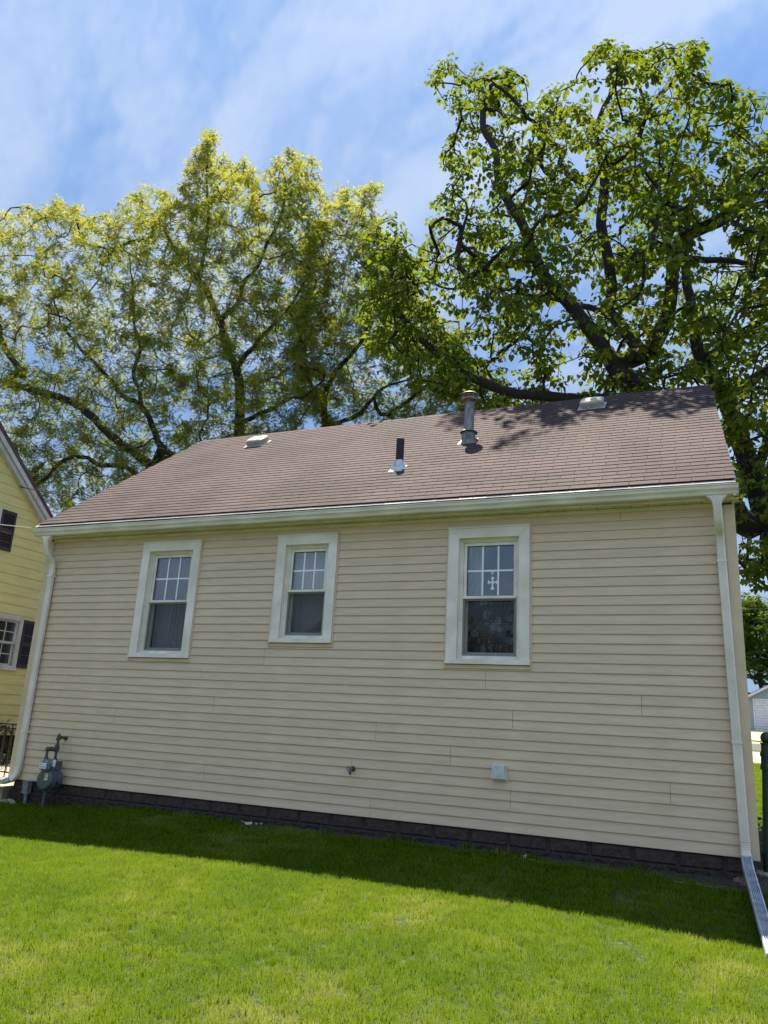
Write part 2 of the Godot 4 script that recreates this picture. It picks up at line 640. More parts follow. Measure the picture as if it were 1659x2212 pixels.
func window(house: Node3D, w: Array) -> Node3D:
	var o := opening(w)
	var win := Node3D.new()
	win.name = "window"
	house.add_child(win, true)
	win.position = Vector3((w[0] + w[2]) * 0.5, w[1], 0) - house.position
	# channel that the siding runs into
	var mb := MB.new()
	var g := 0.020
	mb.span(Vector3(w[0] - g, w[1] - 0.03, -0.002), Vector3(w[0] - 0.003, w[3] + 0.028, 0.024))
	mb.span(Vector3(w[2] + 0.003, w[1] - 0.03, -0.002), Vector3(w[2] + g, w[3] + 0.034, 0.024))
	mb.span(Vector3(w[0] - 0.003, w[3] + 0.003, -0.002), Vector3(w[2] + 0.003, w[3] + 0.018, 0.020))
	mb.span(Vector3(w[0] - g, w[1] - 0.046, -0.002), Vector3(w[2] + g, w[1] - 0.031, 0.026))
	mb.span(Vector3(w[0] - 0.003, w[1] - 0.031, -0.002), Vector3(w[2] + 0.003, w[1] - 0.006, 0.012))
	part(win, "channel", mb, M.siding_trim)
	# casing: two sides and a head, mitred
	var ch := 0.034
	var q := func(pts: Array) -> void:
		var c := MB.new()
		c.prism(PackedVector2Array(pts), ch, Transform3D(Basis(), Vector3(0, 0, 0.001)))
		part(win, "casing", c, M.trim)
	var e := 0.0012
	q.call([Vector2(w[0], w[1] + 0.05), Vector2(o[0], w[1] + 0.05), Vector2(o[0], o[3] - e), Vector2(w[0], w[3] - e)])
	q.call([Vector2(o[2], w[1] + 0.05), Vector2(w[2], w[1] + 0.05), Vector2(w[2], w[3] - e), Vector2(o[2], o[3] - e)])
	q.call([Vector2(w[0] + e, w[3]), Vector2(o[0] + e, o[3]), Vector2(o[2] - e, o[3]), Vector2(w[2] - e, w[3])])
	mb = MB.new()
	mb.span(Vector3(w[0] - 0.002, w[3] - 0.014, 0.036), Vector3(w[2] + 0.002, w[3] + 0.002, 0.044))
	part(win, "drip_cap", mb, M.trim)
	mb = MB.new()
	var sill := PackedVector2Array([Vector2(-0.09, 0.052), Vector2(-0.09, 0.0), Vector2(0.048, 0.0), Vector2(0.048, 0.046), Vector2(0.030, 0.050)])
	var f := Transform3D(Basis(Vector3(0, 0, 1), Vector3(0, 1, 0), Vector3(-1, 0, 0)), Vector3(w[2] + 0.004, w[1], 0))
	var f2 := f
	f2.origin.x = w[0] - 0.004
	mb.sweep(sill, [f, f2])
	part(win, "sill", mb, M.trim)
	# jamb lining of the opening
	mb = MB.new()
	mb.span(Vector3(o[0] - 0.012, o[1], -0.12), Vector3(o[0] + 0.008, o[3], 0.0))
	mb.span(Vector3(o[2] - 0.008, o[1], -0.12), Vector3(o[2] + 0.012, o[3], 0.0))
	mb.span(Vector3(o[0] + 0.008, o[3] - 0.008, -0.12), Vector3(o[2] - 0.008, o[3] + 0.012, 0.0))
	mb.span(Vector3(o[0] + 0.008, o[1] - 0.012, -0.12), Vector3(o[2] - 0.008, o[1] + 0.010, -0.002))
	part(win, "jamb", mb, M.vinyl)
	# vinyl frame
	var a := [o[0] + 0.026, o[1] + 0.030, o[2] - 0.026, o[3] - 0.026]
	mb = MB.new()
	ring(mb, [o[0] + 0.008, o[1] + 0.010, o[2] - 0.008, o[3] - 0.008], a, -0.085, -0.022)
	var a2 := [a[0] + 0.014, a[1] + 0.012, a[2] - 0.014, a[3] - 0.014]
	ring(mb, a, a2, -0.085, -0.036)
	part(win, "frame", mb, M.vinyl)
	# upper sash in the outer track, lower sash behind the insect screen
	var midy: float = (a2[1] + a2[3]) * 0.5 + 0.01
	var s := [a2[0] + 0.003, midy - 0.016, a2[2] - 0.003, a2[3] - 0.003]
	var us := MB.new()
	var gi := [s[0] + 0.034, s[1] + 0.032, s[2] - 0.034, s[3] - 0.034]
	ring(us, s, gi, -0.082, -0.046)
	part(win, "upper_sash", us, M.vinyl)
	us = MB.new()
	us.panel(Vector3((s[0] + s[2]) * 0.5, s[1] + 0.012, -0.036), Vector3(s[2] - s[0] + 0.004, 0.030, 0.018), 0.004)
	part(win, "meeting_rail", us, M.vinyl)
	us = MB.new()
	ring(us, [gi[0], gi[1], gi[2], gi[3]], [gi[0] + 0.005, gi[1] + 0.005, gi[2] - 0.005, gi[3] - 0.005], -0.078, -0.052)
	part(win, "seal", us, M.seal)
	var gw: float = gi[2] - gi[0]
	var ghh: float = gi[3] - gi[1]
	var bw := 0.009
	for k in 2:
		var bar := MB.new()
		bar.span(Vector3(gi[0] + gw * (k + 1) / 3.0 - bw, gi[1] + 0.003, -0.0705), Vector3(gi[0] + gw * (k + 1) / 3.0 + bw, gi[3] - 0.003, -0.0645))
		part(win, "muntin", bar, M.muntin)
	for k in 3:
		var bar := MB.new()
		var x0: float = gi[0] + gw * k / 3.0 + (bw if k > 0 else 0.003)
		var x1: float = gi[0] + gw * (k + 1) / 3.0 - (bw if k < 2 else 0.003)
		bar.span(Vector3(x0, gi[1] + ghh * 0.5 - bw, -0.0705), Vector3(x1, gi[1] + ghh * 0.5 + bw, -0.0645))
		part(win, "muntin", bar, M.muntin)
	var glass := MB.new()
	glass.span(Vector3(gi[0] + 0.001, gi[1] + 0.001, -0.062), Vector3(gi[2] - 0.001, gi[3] - 0.001, -0.058))
	part(win, "pane", glass, M.glass)
	glass = MB.new()
	glass.span(Vector3(gi[0] + 0.001, gi[1] + 0.001, -0.077), Vector3(gi[2] - 0.001, gi[3] - 0.001, -0.073))
	part(win, "pane", glass, M.glass)
	# lower sash
	var l := [a2[0] + 0.003, a2[1] + 0.003, a2[2] - 0.003, midy + 0.014]
	var gl := [l[0] + 0.040, l[1] + 0.040, l[2] - 0.040, l[3] - 0.034]
	us = MB.new()
	ring(us, l, gl, -0.122, -0.086)
	part(win, "lower_sash", us, M.vinyl)
	glass = MB.new()
	glass.span(Vector3(gl[0] - 0.004, gl[1] - 0.004, -0.106), Vector3(gl[2] + 0.004, gl[3] + 0.004, -0.102))
	part(win, "pane", glass, M.glass)
	# insect screen
	var sf := [a2[0] + 0.004, a2[1] + 0.004, a2[2] - 0.004, midy - 0.022]
	var si := [sf[0] + 0.016, sf[1] + 0.020, sf[2] - 0.016, sf[3] - 0.016]
	us = MB.new()
	ring(us, sf, si, -0.066, -0.052)
	part(win, "screen_frame", us, M.screen_frame)
	us = MB.new()
	us.quad(Vector3(si[0] - 0.002, si[1] - 0.002, -0.060), Vector3(si[2] + 0.002, si[1] - 0.002, -0.060), Vector3(si[2] + 0.002, si[3] + 0.002, -0.060), Vector3(si[0] - 0.002, si[3] + 0.002, -0.060))
	part(win, "insect_screen", us, M.screen)
	return win

# a flat frame between an outer and an inner rectangle
func ring(mb: MB, o: Array, i: Array, z0: float, z1: float) -> void:
	mb.span(Vector3(o[0], o[1], z0), Vector3(i[0], o[3], z1))
	mb.span(Vector3(i[2], o[1], z0), Vector3(o[2], o[3], z1))
	mb.span(Vector3(i[0], o[1], z0), Vector3(i[2], i[1], z1))
	mb.span(Vector3(i[0], i[3], z0), Vector3(i[2], o[3], z1))

func make_house() -> void:
	var house := thing("house", Vector3(HW * 0.5, -0.2, -HD * 0.5), "cream one-storey house with maroon shingle roof and three white framed windows", "house")
	var holes := []
	for w in WINDOWS:
		holes.append(opening(w))
	# ---- wall core
	var mb := MB.new()
	wall_with_holes(mb, 0.0, HW, 0.0, WALL_TOP + 0.04, -0.16, -0.002, holes)
	mb.span(Vector3(0.0, 0.0, -HD), Vector3(HW, WALL_TOP, -HD + 0.15))
	for s in [0.0, HW - 0.15]:
		mb.span(Vector3(s, 0.0, -HD + 0.15), Vector3(s + 0.15, WALL_TOP, -0.16))
		mb.prism(PackedVector2Array([Vector2(0.16, WALL_TOP), Vector2(HD, WALL_TOP), Vector2(HD * 0.5, roof_y(-HD * 0.5) - 0.10)]), 0.15, Transform3D(Basis(Vector3(0, 0, -1), Vector3.UP, Vector3(1, 0, 0)), Vector3(s, 0, 0)))
	mb.span(Vector3(0.15, 0.0, -HD + 0.15), Vector3(HW - 0.15, 0.05, -0.16))
	mb.span(Vector3(0.15, WALL_TOP - 0.02, -HD + 0.15), Vector3(HW - 0.15, WALL_TOP, -0.16))
	var wall := part(house, "wall", mb, M.sheath)
	# ---- boards of the front, joints where the photograph shows them
	var j := {}
	var add := func(ks: Array, x: float) -> void:
		for k in ks:
			if not j.has(k):
				j[k] = []
			j[k].append(x)
	for q in SEAMS:
		add.call([q[0], q[0] + 1], q[1] - 0.10)
	var cut := []
	for w in WINDOWS:
		cut.append([w[0] - 0.018, w[1] - 0.034, w[2] + 0.018, w[3] + 0.016])
	board_wall(wall, "siding_board", M.siding, Vector3(0.10, 0, 0), Vector3.RIGHT, HW - 0.20, 0.0, COURSE, 33, cut.map(func(c): return [c[0] - 0.10, c[1], c[2] - 0.10, c[3]]), j)
	# gable ends
	var gab := func(y: float) -> Vector2:
		if y <= WALL_TOP:
			return Vector2(0.0, 99.0)
		var t: float = (y - WALL_TOP) / (roof_y(-HD * 0.5) - 0.12 - WALL_TOP)
		return Vector2(HD * 0.5 * t, HD - 0.1 - HD * 0.5 * t)
	board_wall(wall, "siding_board", M.siding, Vector3(HW, 0, -0.08), Vector3(0, 0, -1), HD - 0.1, 0.0, COURSE, 60, [], {}, gab)
	board_wall(wall, "siding_board", M.siding, Vector3(0, 0, -HD + 0.02), Vector3(0, 0, 1), HD - 0.1, 0.0, COURSE, 60, [], {}, gab)
	# ---- corner posts
	for s in [[0.0, -1.0], [HW, 1.0]]:
		mb = MB.new()
		var x: float = s[0]
		var d: float = s[1]
		mb.span(Vector3(x - d * 0.075, -0.012, -0.002), Vector3(x + d * 0.022, WALL_TOP, 0.024))
		mb.span(Vector3(x, -0.012, -0.085), Vector3(x + d * 0.0215, WALL_TOP - 0.001, -0.002))
		mb.span(Vector3(x - d * 0.098, -0.010, 0.0), Vector3(x - d * 0.075, WALL_TOP - 0.002, 0.017))
		part(house, "corner_post", mb, M.siding_trim)
	mb = MB.new()
	mb.span(Vector3(0.1, WALL_TOP - 0.020, 0.003), Vector3(HW - 0.1, WALL_TOP - 0.003, 0.026))
	mb.span(Vector3(0.1, WALL_TOP - 0.003, 0.003), Vector3(HW - 0.1, WALL_TOP + 0.018, 0.034))
	part(house, "frieze_channel", mb, M.soffit)
	# ---- foundation
	mb = MB.new()
	mb.span(Vector3(0.06, -0.9, -HD + 0.06), Vector3(HW - 0.06, -0.001, -0.030))
	var fnd := part(house, "foundation", mb, M.mortar)
	mb = MB.new()
	var fo := PackedVector2Array([Vector2(-0.06, -0.9), Vector2(0.035, -0.9), Vector2(0.022, -0.150), Vector2(0.008, -0.137), Vector2(-0.06, -0.137)])
	var f0 := Transform3D(Basis(Vector3(0, 0, 1), Vector3(0, 1, 0), Vector3(-1, 0, 0)), Vector3(HW - 0.03, 0, 0))
	var f1 := f0
	f1.origin.x = 0.03
	mb.sweep(fo, [f0, f1])
	part(fnd, "footing", mb, M.parge)
	var meshes := []
	for k in 4:
		meshes.append(block_mesh(0.374, 0.126, k))
	var x := 0.472
	var n := 0
	while x < HW - 0.3:
		piece(fnd, "block", meshes[n % 4], M.block, Transform3D(Basis(), Vector3(x + 0.2, -0.068, -0.06)))
		x += 0.4003
		n += 1
	for e in [[0.06, 0.455], [x + 0.012, HW - 0.06]]:
		piece(fnd, "block", block_mesh(e[1] - e[0], 0.126, 7), M.block, Transform3D(Basis(), Vector3((e[0] + e[1]) * 0.5, -0.068, -0.06)))
	for k in 16:
		var z := -0.30 - 0.4 * k
		piece(fnd, "block", meshes[k % 4], M.block, Transform3D(Basis(Vector3.UP, PI / 2), Vector3(HW - 0.06, -0.068, z)))
		piece(fnd, "block", meshes[k % 4], M.block, Transform3D(Basis(Vector3.UP, -PI / 2), Vector3(0.06, -0.068, z)))
	# ---- roof
	make_roof(house)
	make_eave(house)
	for w in WINDOWS:
		window(house, w)
	# rooms behind the windows: partition walls and ceiling, so that light enters by the windows alone
	mb = MB.new()
	mb.span(Vector3(0.15, 0.05, -3.4), Vector3(HW - 0.15, WALL_TOP - 0.02, -3.3))
	for q in [3.2, 5.4]:
		mb.span(Vector3(q, 0.05, -3.3), Vector3(q + 0.1, WALL_TOP - 0.02, -0.16))
	part(house, "room_partition", mb, M.room)

# rough-faced block: origin at the middle of its back, face towards +z
func block_mesh(w: float, h: float, seed_: int) -> ArrayMesh:
	var r := RandomNumberGenerator.new()
	r.seed = 900 + seed_
	var mb := MB.new()
	var nx := 6
	var ny := 3
	var p := []
	for y in ny + 1:
		var row := []
		for xx in nx + 1:
			var edge := xx == 0 or xx == nx or y == 0 or y == ny
			var sx := (float(xx) / nx - 0.5) * (w - 0.030) + (0.0 if edge else r.randf_range(-0.01, 0.01))
			var sy := (float(y) / ny - 0.5) * (h - 0.026) + (0.0 if edge else r.randf_range(-0.006, 0.006))
			row.append(Vector3(sx, sy, 0.052 + r.randf_range(-0.0035, 0.0035) + (0.0 if edge else 0.003)))
		p.append(row)
	for y in ny:
		for xx in nx:
			mb.quad(p[y][xx], p[y][xx + 1], p[y + 1][xx + 1], p[y + 1][xx])
	var hw := w * 0.5
	var hh := h * 0.5
	var c := [Vector3(-hw, -hh, 0), Vector3(hw, -hh, 0), Vector3(hw, hh, 0), Vector3(-hw, hh, 0)]
	var m := [Vector3(-hw, -hh, 0.030), Vector3(hw, -hh, 0.030), Vector3(hw, hh, 0.030), Vector3(-hw, hh, 0.030)]
	var t := [p[0][0], p[0][nx], p[ny][nx], p[ny][0]]
	for k in 4:
		var k2 := (k + 1) % 4
		mb.quad(c[k], c[k2], m[k2], m[k])
	for xx in nx:
		mb.quad(Vector3(lerpf(-hw, hw, float(xx) / nx), -hh, 0.030), Vector3(lerpf(-hw, hw, (xx + 1.0) / nx), -hh, 0.030), p[0][xx + 1], p[0][xx])
		mb.quad(p[ny][xx], p[ny][xx + 1], Vector3(lerpf(-hw, hw, (xx + 1.0) / nx), hh, 0.030), Vector3(lerpf(-hw, hw, float(xx) / nx), hh, 0.030))
	for y in ny:
		mb.quad(Vector3(-hw, lerpf(-hh, hh, float(y) / ny), 0.030), p[y][0], p[y + 1][0], Vector3(-hw, lerpf(-hh, hh, (y + 1.0) / ny), 0.030))
		mb.quad(p[y][nx], Vector3(hw, lerpf(-hh, hh, float(y) / ny), 0.030), Vector3(hw, lerpf(-hh, hh, (y + 1.0) / ny), 0.030), p[y + 1][nx])
	return mb.mesh()

# joints of the siding: lower course of the pair, x
const SEAMS := [[12, 0.74], [8, 1.64], [4, 1.36], [4, 0.87], [0, 1.61], [2, 3.14], [4, 5.09], [6, 6.25], [0, 5.35], [2, 6.90], [12, 8.21], [4, 8.44], [16, 3.83], [14, 6.62], [14, 2.94], [10, 3.17], [10, 6.92], [8, 5.37], [32, 3.36], [32, 1.45], [32, 8.07]]

func make_roof(house: Node3D) -> void:
	var e := Vector3(0, ROOF_E.x, ROOF_E.y)
	var r := Vector3(0, ROOF_R.x, ROOF_R.y)
	var along := (r - e).normalized()                     # up the slope
	var nrm := Vector3(1, 0, 0).cross(along)
	if nrm.y < 0:
		nrm = -nrm
	var xl := func(t: float) -> float: return lerpf(-0.045, -0.10, t)
	var xr := func(t: float) -> float: return lerpf(9.185, 9.10, t)
	# deck: two slopes with thickness
	var mb := MB.new()
	var th := 0.09
	for back in 2:
		var fr := func(x: float, t: float) -> Vector3:
			var p := e.lerp(r, t)
			if back == 1:
				p.z = 2.0 * ROOF_R.y - p.z
			return Vector3(x, p.y - 0.004, p.z)
		var a: Vector3 = fr.call(xl.call(0.0) + 0.01, 0.0)
		var b: Vector3 = fr.call(xr.call(0.0) - 0.01, 0.0)
		var c: Vector3 = fr.call(xr.call(1.0) - 0.01, 1.0)
		var d: Vector3 = fr.call(xl.call(1.0) + 0.01, 1.0)
		var dn := Vector3(0, -th, 0)
		if back == 0:
			mb.quad(a, b, c, d)
			mb.quad(d + dn, c + dn, b + dn, a + dn)
			mb.quad(a + dn, b + dn, b, a)
			mb.quad(b + dn, c + dn, c, b)
			mb.quad(d + dn, a + dn, a, d)
		else:
			mb.quad(b, a, d, c)
			mb.quad(a + dn, b + dn, c + dn, d + dn)
			mb.quad(b + dn, a + dn, a, b)
			mb.quad(c + dn, b + dn, b, c)
			mb.quad(a + dn, d + dn, d, a)
	var roof := part(house, "roof", mb, M.deck)
	# rake boards
	for s in [0, 1]:
		for back in 2:
			mb = MB.new()
			var f: Callable = xl if s == 0 else xr
			var p0 := Vector3(f.call(0.0), e.y - 0.01, e.z)
			var p1 := Vector3(f.call(1.0), r.y - 0.01, r.z)
			if back == 1:
				p0.z = 2.0 * ROOF_R.y - p0.z
			var w := Vector3(0.02 if s == 0 else -0.02, 0, 0)
			var dn := Vector3(0, -0.15, 0)
			var q := [p0, p0 + w, p1 + w, p1]
			mb.quad(q[0], q[1], q[2], q[3])
			mb.quad(q[0] + dn, q[1] + dn, q[2] + dn, q[3] + dn)
			mb.quad(q[0], q[3], q[3] + dn, q[0] + dn)
			mb.quad(q[1], q[2], q[2] + dn, q[1] + dn)
			mb.quad(q[0], q[1], q[1] + dn, q[0] + dn)
			part(roof, "rake_board", mb, M.trim)
	# tabs: 0.305 m wide, 0.127 m to the weather, each lying on the course below
	var slope := e.distance_to(r)
	var courses := int(round(slope / 0.127))
	var ex := slope / courses
	var tab := MB.new()
	var W := 0.3045
	var L := ex * 1.35
	tab.panel(Vector3(0, 0, 0), Vector3(W - 0.0035, L, 0.0090), 0.0012)
	var tab_mesh := tab.mesh()
	var lift := FastNoiseLite.new()
	lift.seed = 4
	lift.frequency = 0.5
	var rest := []
	var rest_col := []
	var singles := 0
	var blot := FastNoiseLite.new()
	blot.seed = 77
	blot.frequency = 0.55
	for k in courses:
		var t := (k + 0.5) / courses
		var x0: float = xl.call(t)
		var x1: float = xr.call(t)
		var off: float = [0.0, 0.152, 0.02, 0.165][k % 4] - 0.30
		var xx := x0 + off
		while xx < x1:
			var a := maxf(xx, x0)
			var b := minf(xx + W, x1 + 0.008)
			if b - a > 0.03:
				var tilt := 0.045 + rng.randf_range(-0.003, 0.006) + (0.012 * maxf(0.0, lift.get_noise_2d(xx * 2.0, k * 3.0)) if b > x1 - 0.9 else 0.0)
				var wave := 0.0022 * lift.get_noise_2d(xx * 3.0, k * 2.0)
				var low := e + along * (ex * k + wave * 2.0 + rng.randf_range(-0.002, 0.002))
				var up := (along - nrm * tilt).normalized()
				var bs := Basis(Vector3.RIGHT, up, Vector3.RIGHT.cross(up))
				if bs.z.y < 0:
					bs.z = -bs.z
				bs = Basis(bs.z, rng.randf_range(-0.003, 0.003)) * bs
				var ctr := low + up * (L * 0.5) + nrm * (0.0085 + tilt * 0.085)
				ctr.x = (a + b) * 0.5
				var sc := (b - a) / W
				var xf := Transform3D(Basis(bs.x * sc, bs.y, bs.z), ctr)
				var tone := clampf(0.5 + 1.15 * blot.get_noise_2d(xx * 1.5, k * 0.10) + 0.35 * blot.get_noise_2d(xx * 0.4 + 50.0, k * 0.3) + rng.randf_range(-0.17, 0.17), 0.0, 1.0)
				if singles < 300:
					piece(roof, "shingle", tab_mesh, M.shingles[int(tone * 6.99)], xf)
					singles += 1
				else:
					rest.append(xf)
					var base := Color(0.066, 0.034, 0.034).lerp(Color(0.140, 0.081, 0.080), tone)
					rest_col.append(base)
			xx += W
	copies(roof, "upper_shingles", tab_mesh, M.shingle_white, rest, rest_col)
	# starter strip and ridge caps
	mb = MB.new()
	mb.span(Vector3(-0.04, 0, 0), Vector3(9.18, 0.006, 0.02))
	var cap := MB.new()
	var half := 0.145
	for s in [1, -1]:
		var dirv := Vector3(0, -along.y, -along.z * s).normalized() if s == 1 else Vector3(0, -along.y, along.z).normalized()
		var lo := dirv * half
		var nn := Vector3(0, 1, 0) * 0.006
		var p := [Vector3(-0.15, 0, 0), Vector3(0.15, 0, 0), Vector3(0.15, 0, 0) + lo, Vector3(-0.15, 0, 0) + lo]
		if s == 1:
			cap.quad(p[3] + nn, p[2] + nn, p[1] + nn, p[0] + nn)
		else:
			cap.quad(p[0] + nn, p[1] + nn, p[2] + nn, p[3] + nn)
		cap.quad(p[3], p[2], p[2] + nn, p[3] + nn)
		cap.quad(p[1] + nn, p[1], p[2], p[2] + nn)
		cap.quad(p[0], p[0] + nn, p[3] + nn, p[3])
	var cm := cap.mesh()
	var xc := -0.06
	while xc < 8.88:
		var sag := -0.028 * sin(PI * clampf((xc - 0.2) / 9.0, 0, 1))
		piece(roof, "ridge_cap", cm, M.shingles[rng.randi_range(0, 5)], Transform3D(Basis(Vector3(0, 0, 1), 0.03), Vector3(xc + 0.10, r.y + 0.012 + sag * 0.0, r.z)))
		xc += 0.21
	# ---- black plumbing stack with a metal boot
	var rp := func(x: float, z: float) -> Vector3: return Vector3(x, roof_y(z), z)
	var slope_b := Basis(Vector3.RIGHT, along, Vector3.RIGHT.cross(along))
	if slope_b.z.y < 0:
		slope_b = Basis(-Vector3.RIGHT, along, -Vector3.RIGHT.cross(along))
	var at: Vector3 = rp.call(5.135, -0.86)
	mb = MB.new()
	mb.lathe([Vector2(0.054, -0.06), Vector2(0.054, 0.42), Vector2(0.050, 0.425), Vector2(0.044, 0.425), Vector2(0.044, 0.30), Vector2(0.0, 0.30)], 20, Transform3D(Basis(), at))
	var stack := part(house, "vent_stack", mb, M.black_pipe, "black plumbing stack rising from a white metal boot")
	mb = MB.new()
	mb.panel(at + slope_b.z * 0.014 + slope_b.y * -0.05, Vector3(0.20, 0.24, 0.003), 0.001, slope_b)
	mb.lathe([Vector2(0.135, -0.085), Vector2(0.080, 0.035), Vector2(0.057, 0.085), Vector2(0.0555, 0.09)], 20, Transform3D(slope_b * Basis(Vector3(1, 0, 0), PI / 2) * Basis(Vector3(1, 0, 0), -0.32), at + slope_b.z * 0.03))
	part(stack, "flashing", mb, M.flashing)
	# ---- galvanised flue with storm collar and cap
	at = rp.call(5.84, -1.72)
	mb = MB.new()
	mb.lathe([Vector2(0.070, -0.05), Vector2(0.070, 0.64)], 24, Transform3D(Basis(), at))
	var flue := part(house, "flue_pipe", mb, M.galv, "grey galvanised flue pipe with rain cap")
	mb = MB.new()
	mb.lathe([Vector2(0.105, -0.06), Vector2(0.092, 0.12), Vector2(0.098, 0.125), Vector2(0.098, 0.135)], 24, Transform3D(Basis(), at))
	mb.lathe([Vector2(0.125, 0.132), Vector2(0.128, 0.138), Vector2(0.098, 0.165), Vector2(0.071, 0.175)], 24, Transform3D(Basis(), at))
	for k in 5:
		var a := TAU * k / 5.0 + 0.3
		mb.box(at + Vector3(cos(a) * 0.098, 0.08, sin(a) * 0.098), Vector3(0.012, 0.14, 0.012), Basis(Vector3.UP, -a))
	part(flue, "storm_collar", mb, M.galv)
	mb = MB.new()
	mb.panel(at + slope_b.z * 0.015 + slope_b.y * -0.03, Vector3(0.26, 0.24, 0.003), 0.001, slope_b)
	part(flue, "flashing", mb, M.galv_rust)
	mb = MB.new()
	var capat := at + Vector3(0, 0.64, 0)
	mb.lathe([Vector2(0.071, -0.03), Vector2(0.118, -0.005), Vector2(0.122, 0.03), Vector2(0.112, 0.036), Vector2(0.085, 0.036)], 28, Transform3D(Basis(), capat))
	mb.lathe([Vector2(0.10, 0.048), Vector2(0.122, 0.05), Vector2(0.124, 0.062), Vector2(0.10, 0.064)], 28, Transform3D(Basis(), capat))
	mb.lathe([Vector2(0.085, 0.03), Vector2(0.085, 0.085)], 24, Transform3D(Basis(), capat))
	mb.lathe([Vector2(0.10, 0.078), Vector2(0.126, 0.08), Vector2(0.126, 0.092), Vector2(0.11, 0.106), Vector2(0.06, 0.122), Vector2(0.0, 0.126)], 28, Transform3D(Basis(), capat))
	part(flue, "cap", mb, M.galv_rust)
	# ---- two box vents near the ridge
	for q in [[1.62, -2.70], [7.44, -2.83]]:
		var o: Vector3 = rp.call(q[0], q[1])
		mb = MB.new()
		var hood := []
		var prof := [Vector3(0.17, 0.155, 0.0), Vector3(0.175, 0.16, 0.07), Vector3(0.165, 0.15, 0.092), Vector3(0.14, 0.125, 0.104), Vector3(0.0, 0.0, 0.110)]
		for p in prof:
			var rg: Array[Vector3] = []
			for k in 16:
				var a := TAU * k / 16.0 + PI / 16.0
				var cx: float = signf(cos(a)) * pow(absf(cos(a)), 0.35) * p.x
				var cy: float = signf(sin(a)) * pow(absf(sin(a)), 0.35) * p.y
				var zz: float = p.z * (1.0 if cy > -0.05 else 1.0) + 0.02
				rg.append(o + slope_b * Vector3(cx, cy, zz))
			hood.append(rg)
		for k in hood.size() - 1:
			for s in 16:
				var s2 := (s + 1) % 16
				mb.quad(hood[k][s], hood[k][s2], hood[k + 1][s2], hood[k + 1][s])
		var vent := part(house, "roof_vent", mb, M.vent_box, "weathered white box vent near the ridge")
		mb = MB.new()
		mb.panel(o + slope_b.z * 0.016 - slope_b.y * 0.02, Vector3(0.40, 0.36, 0.003), 0.001, slope_b)
		part(vent, "flange", mb, M.flashing)

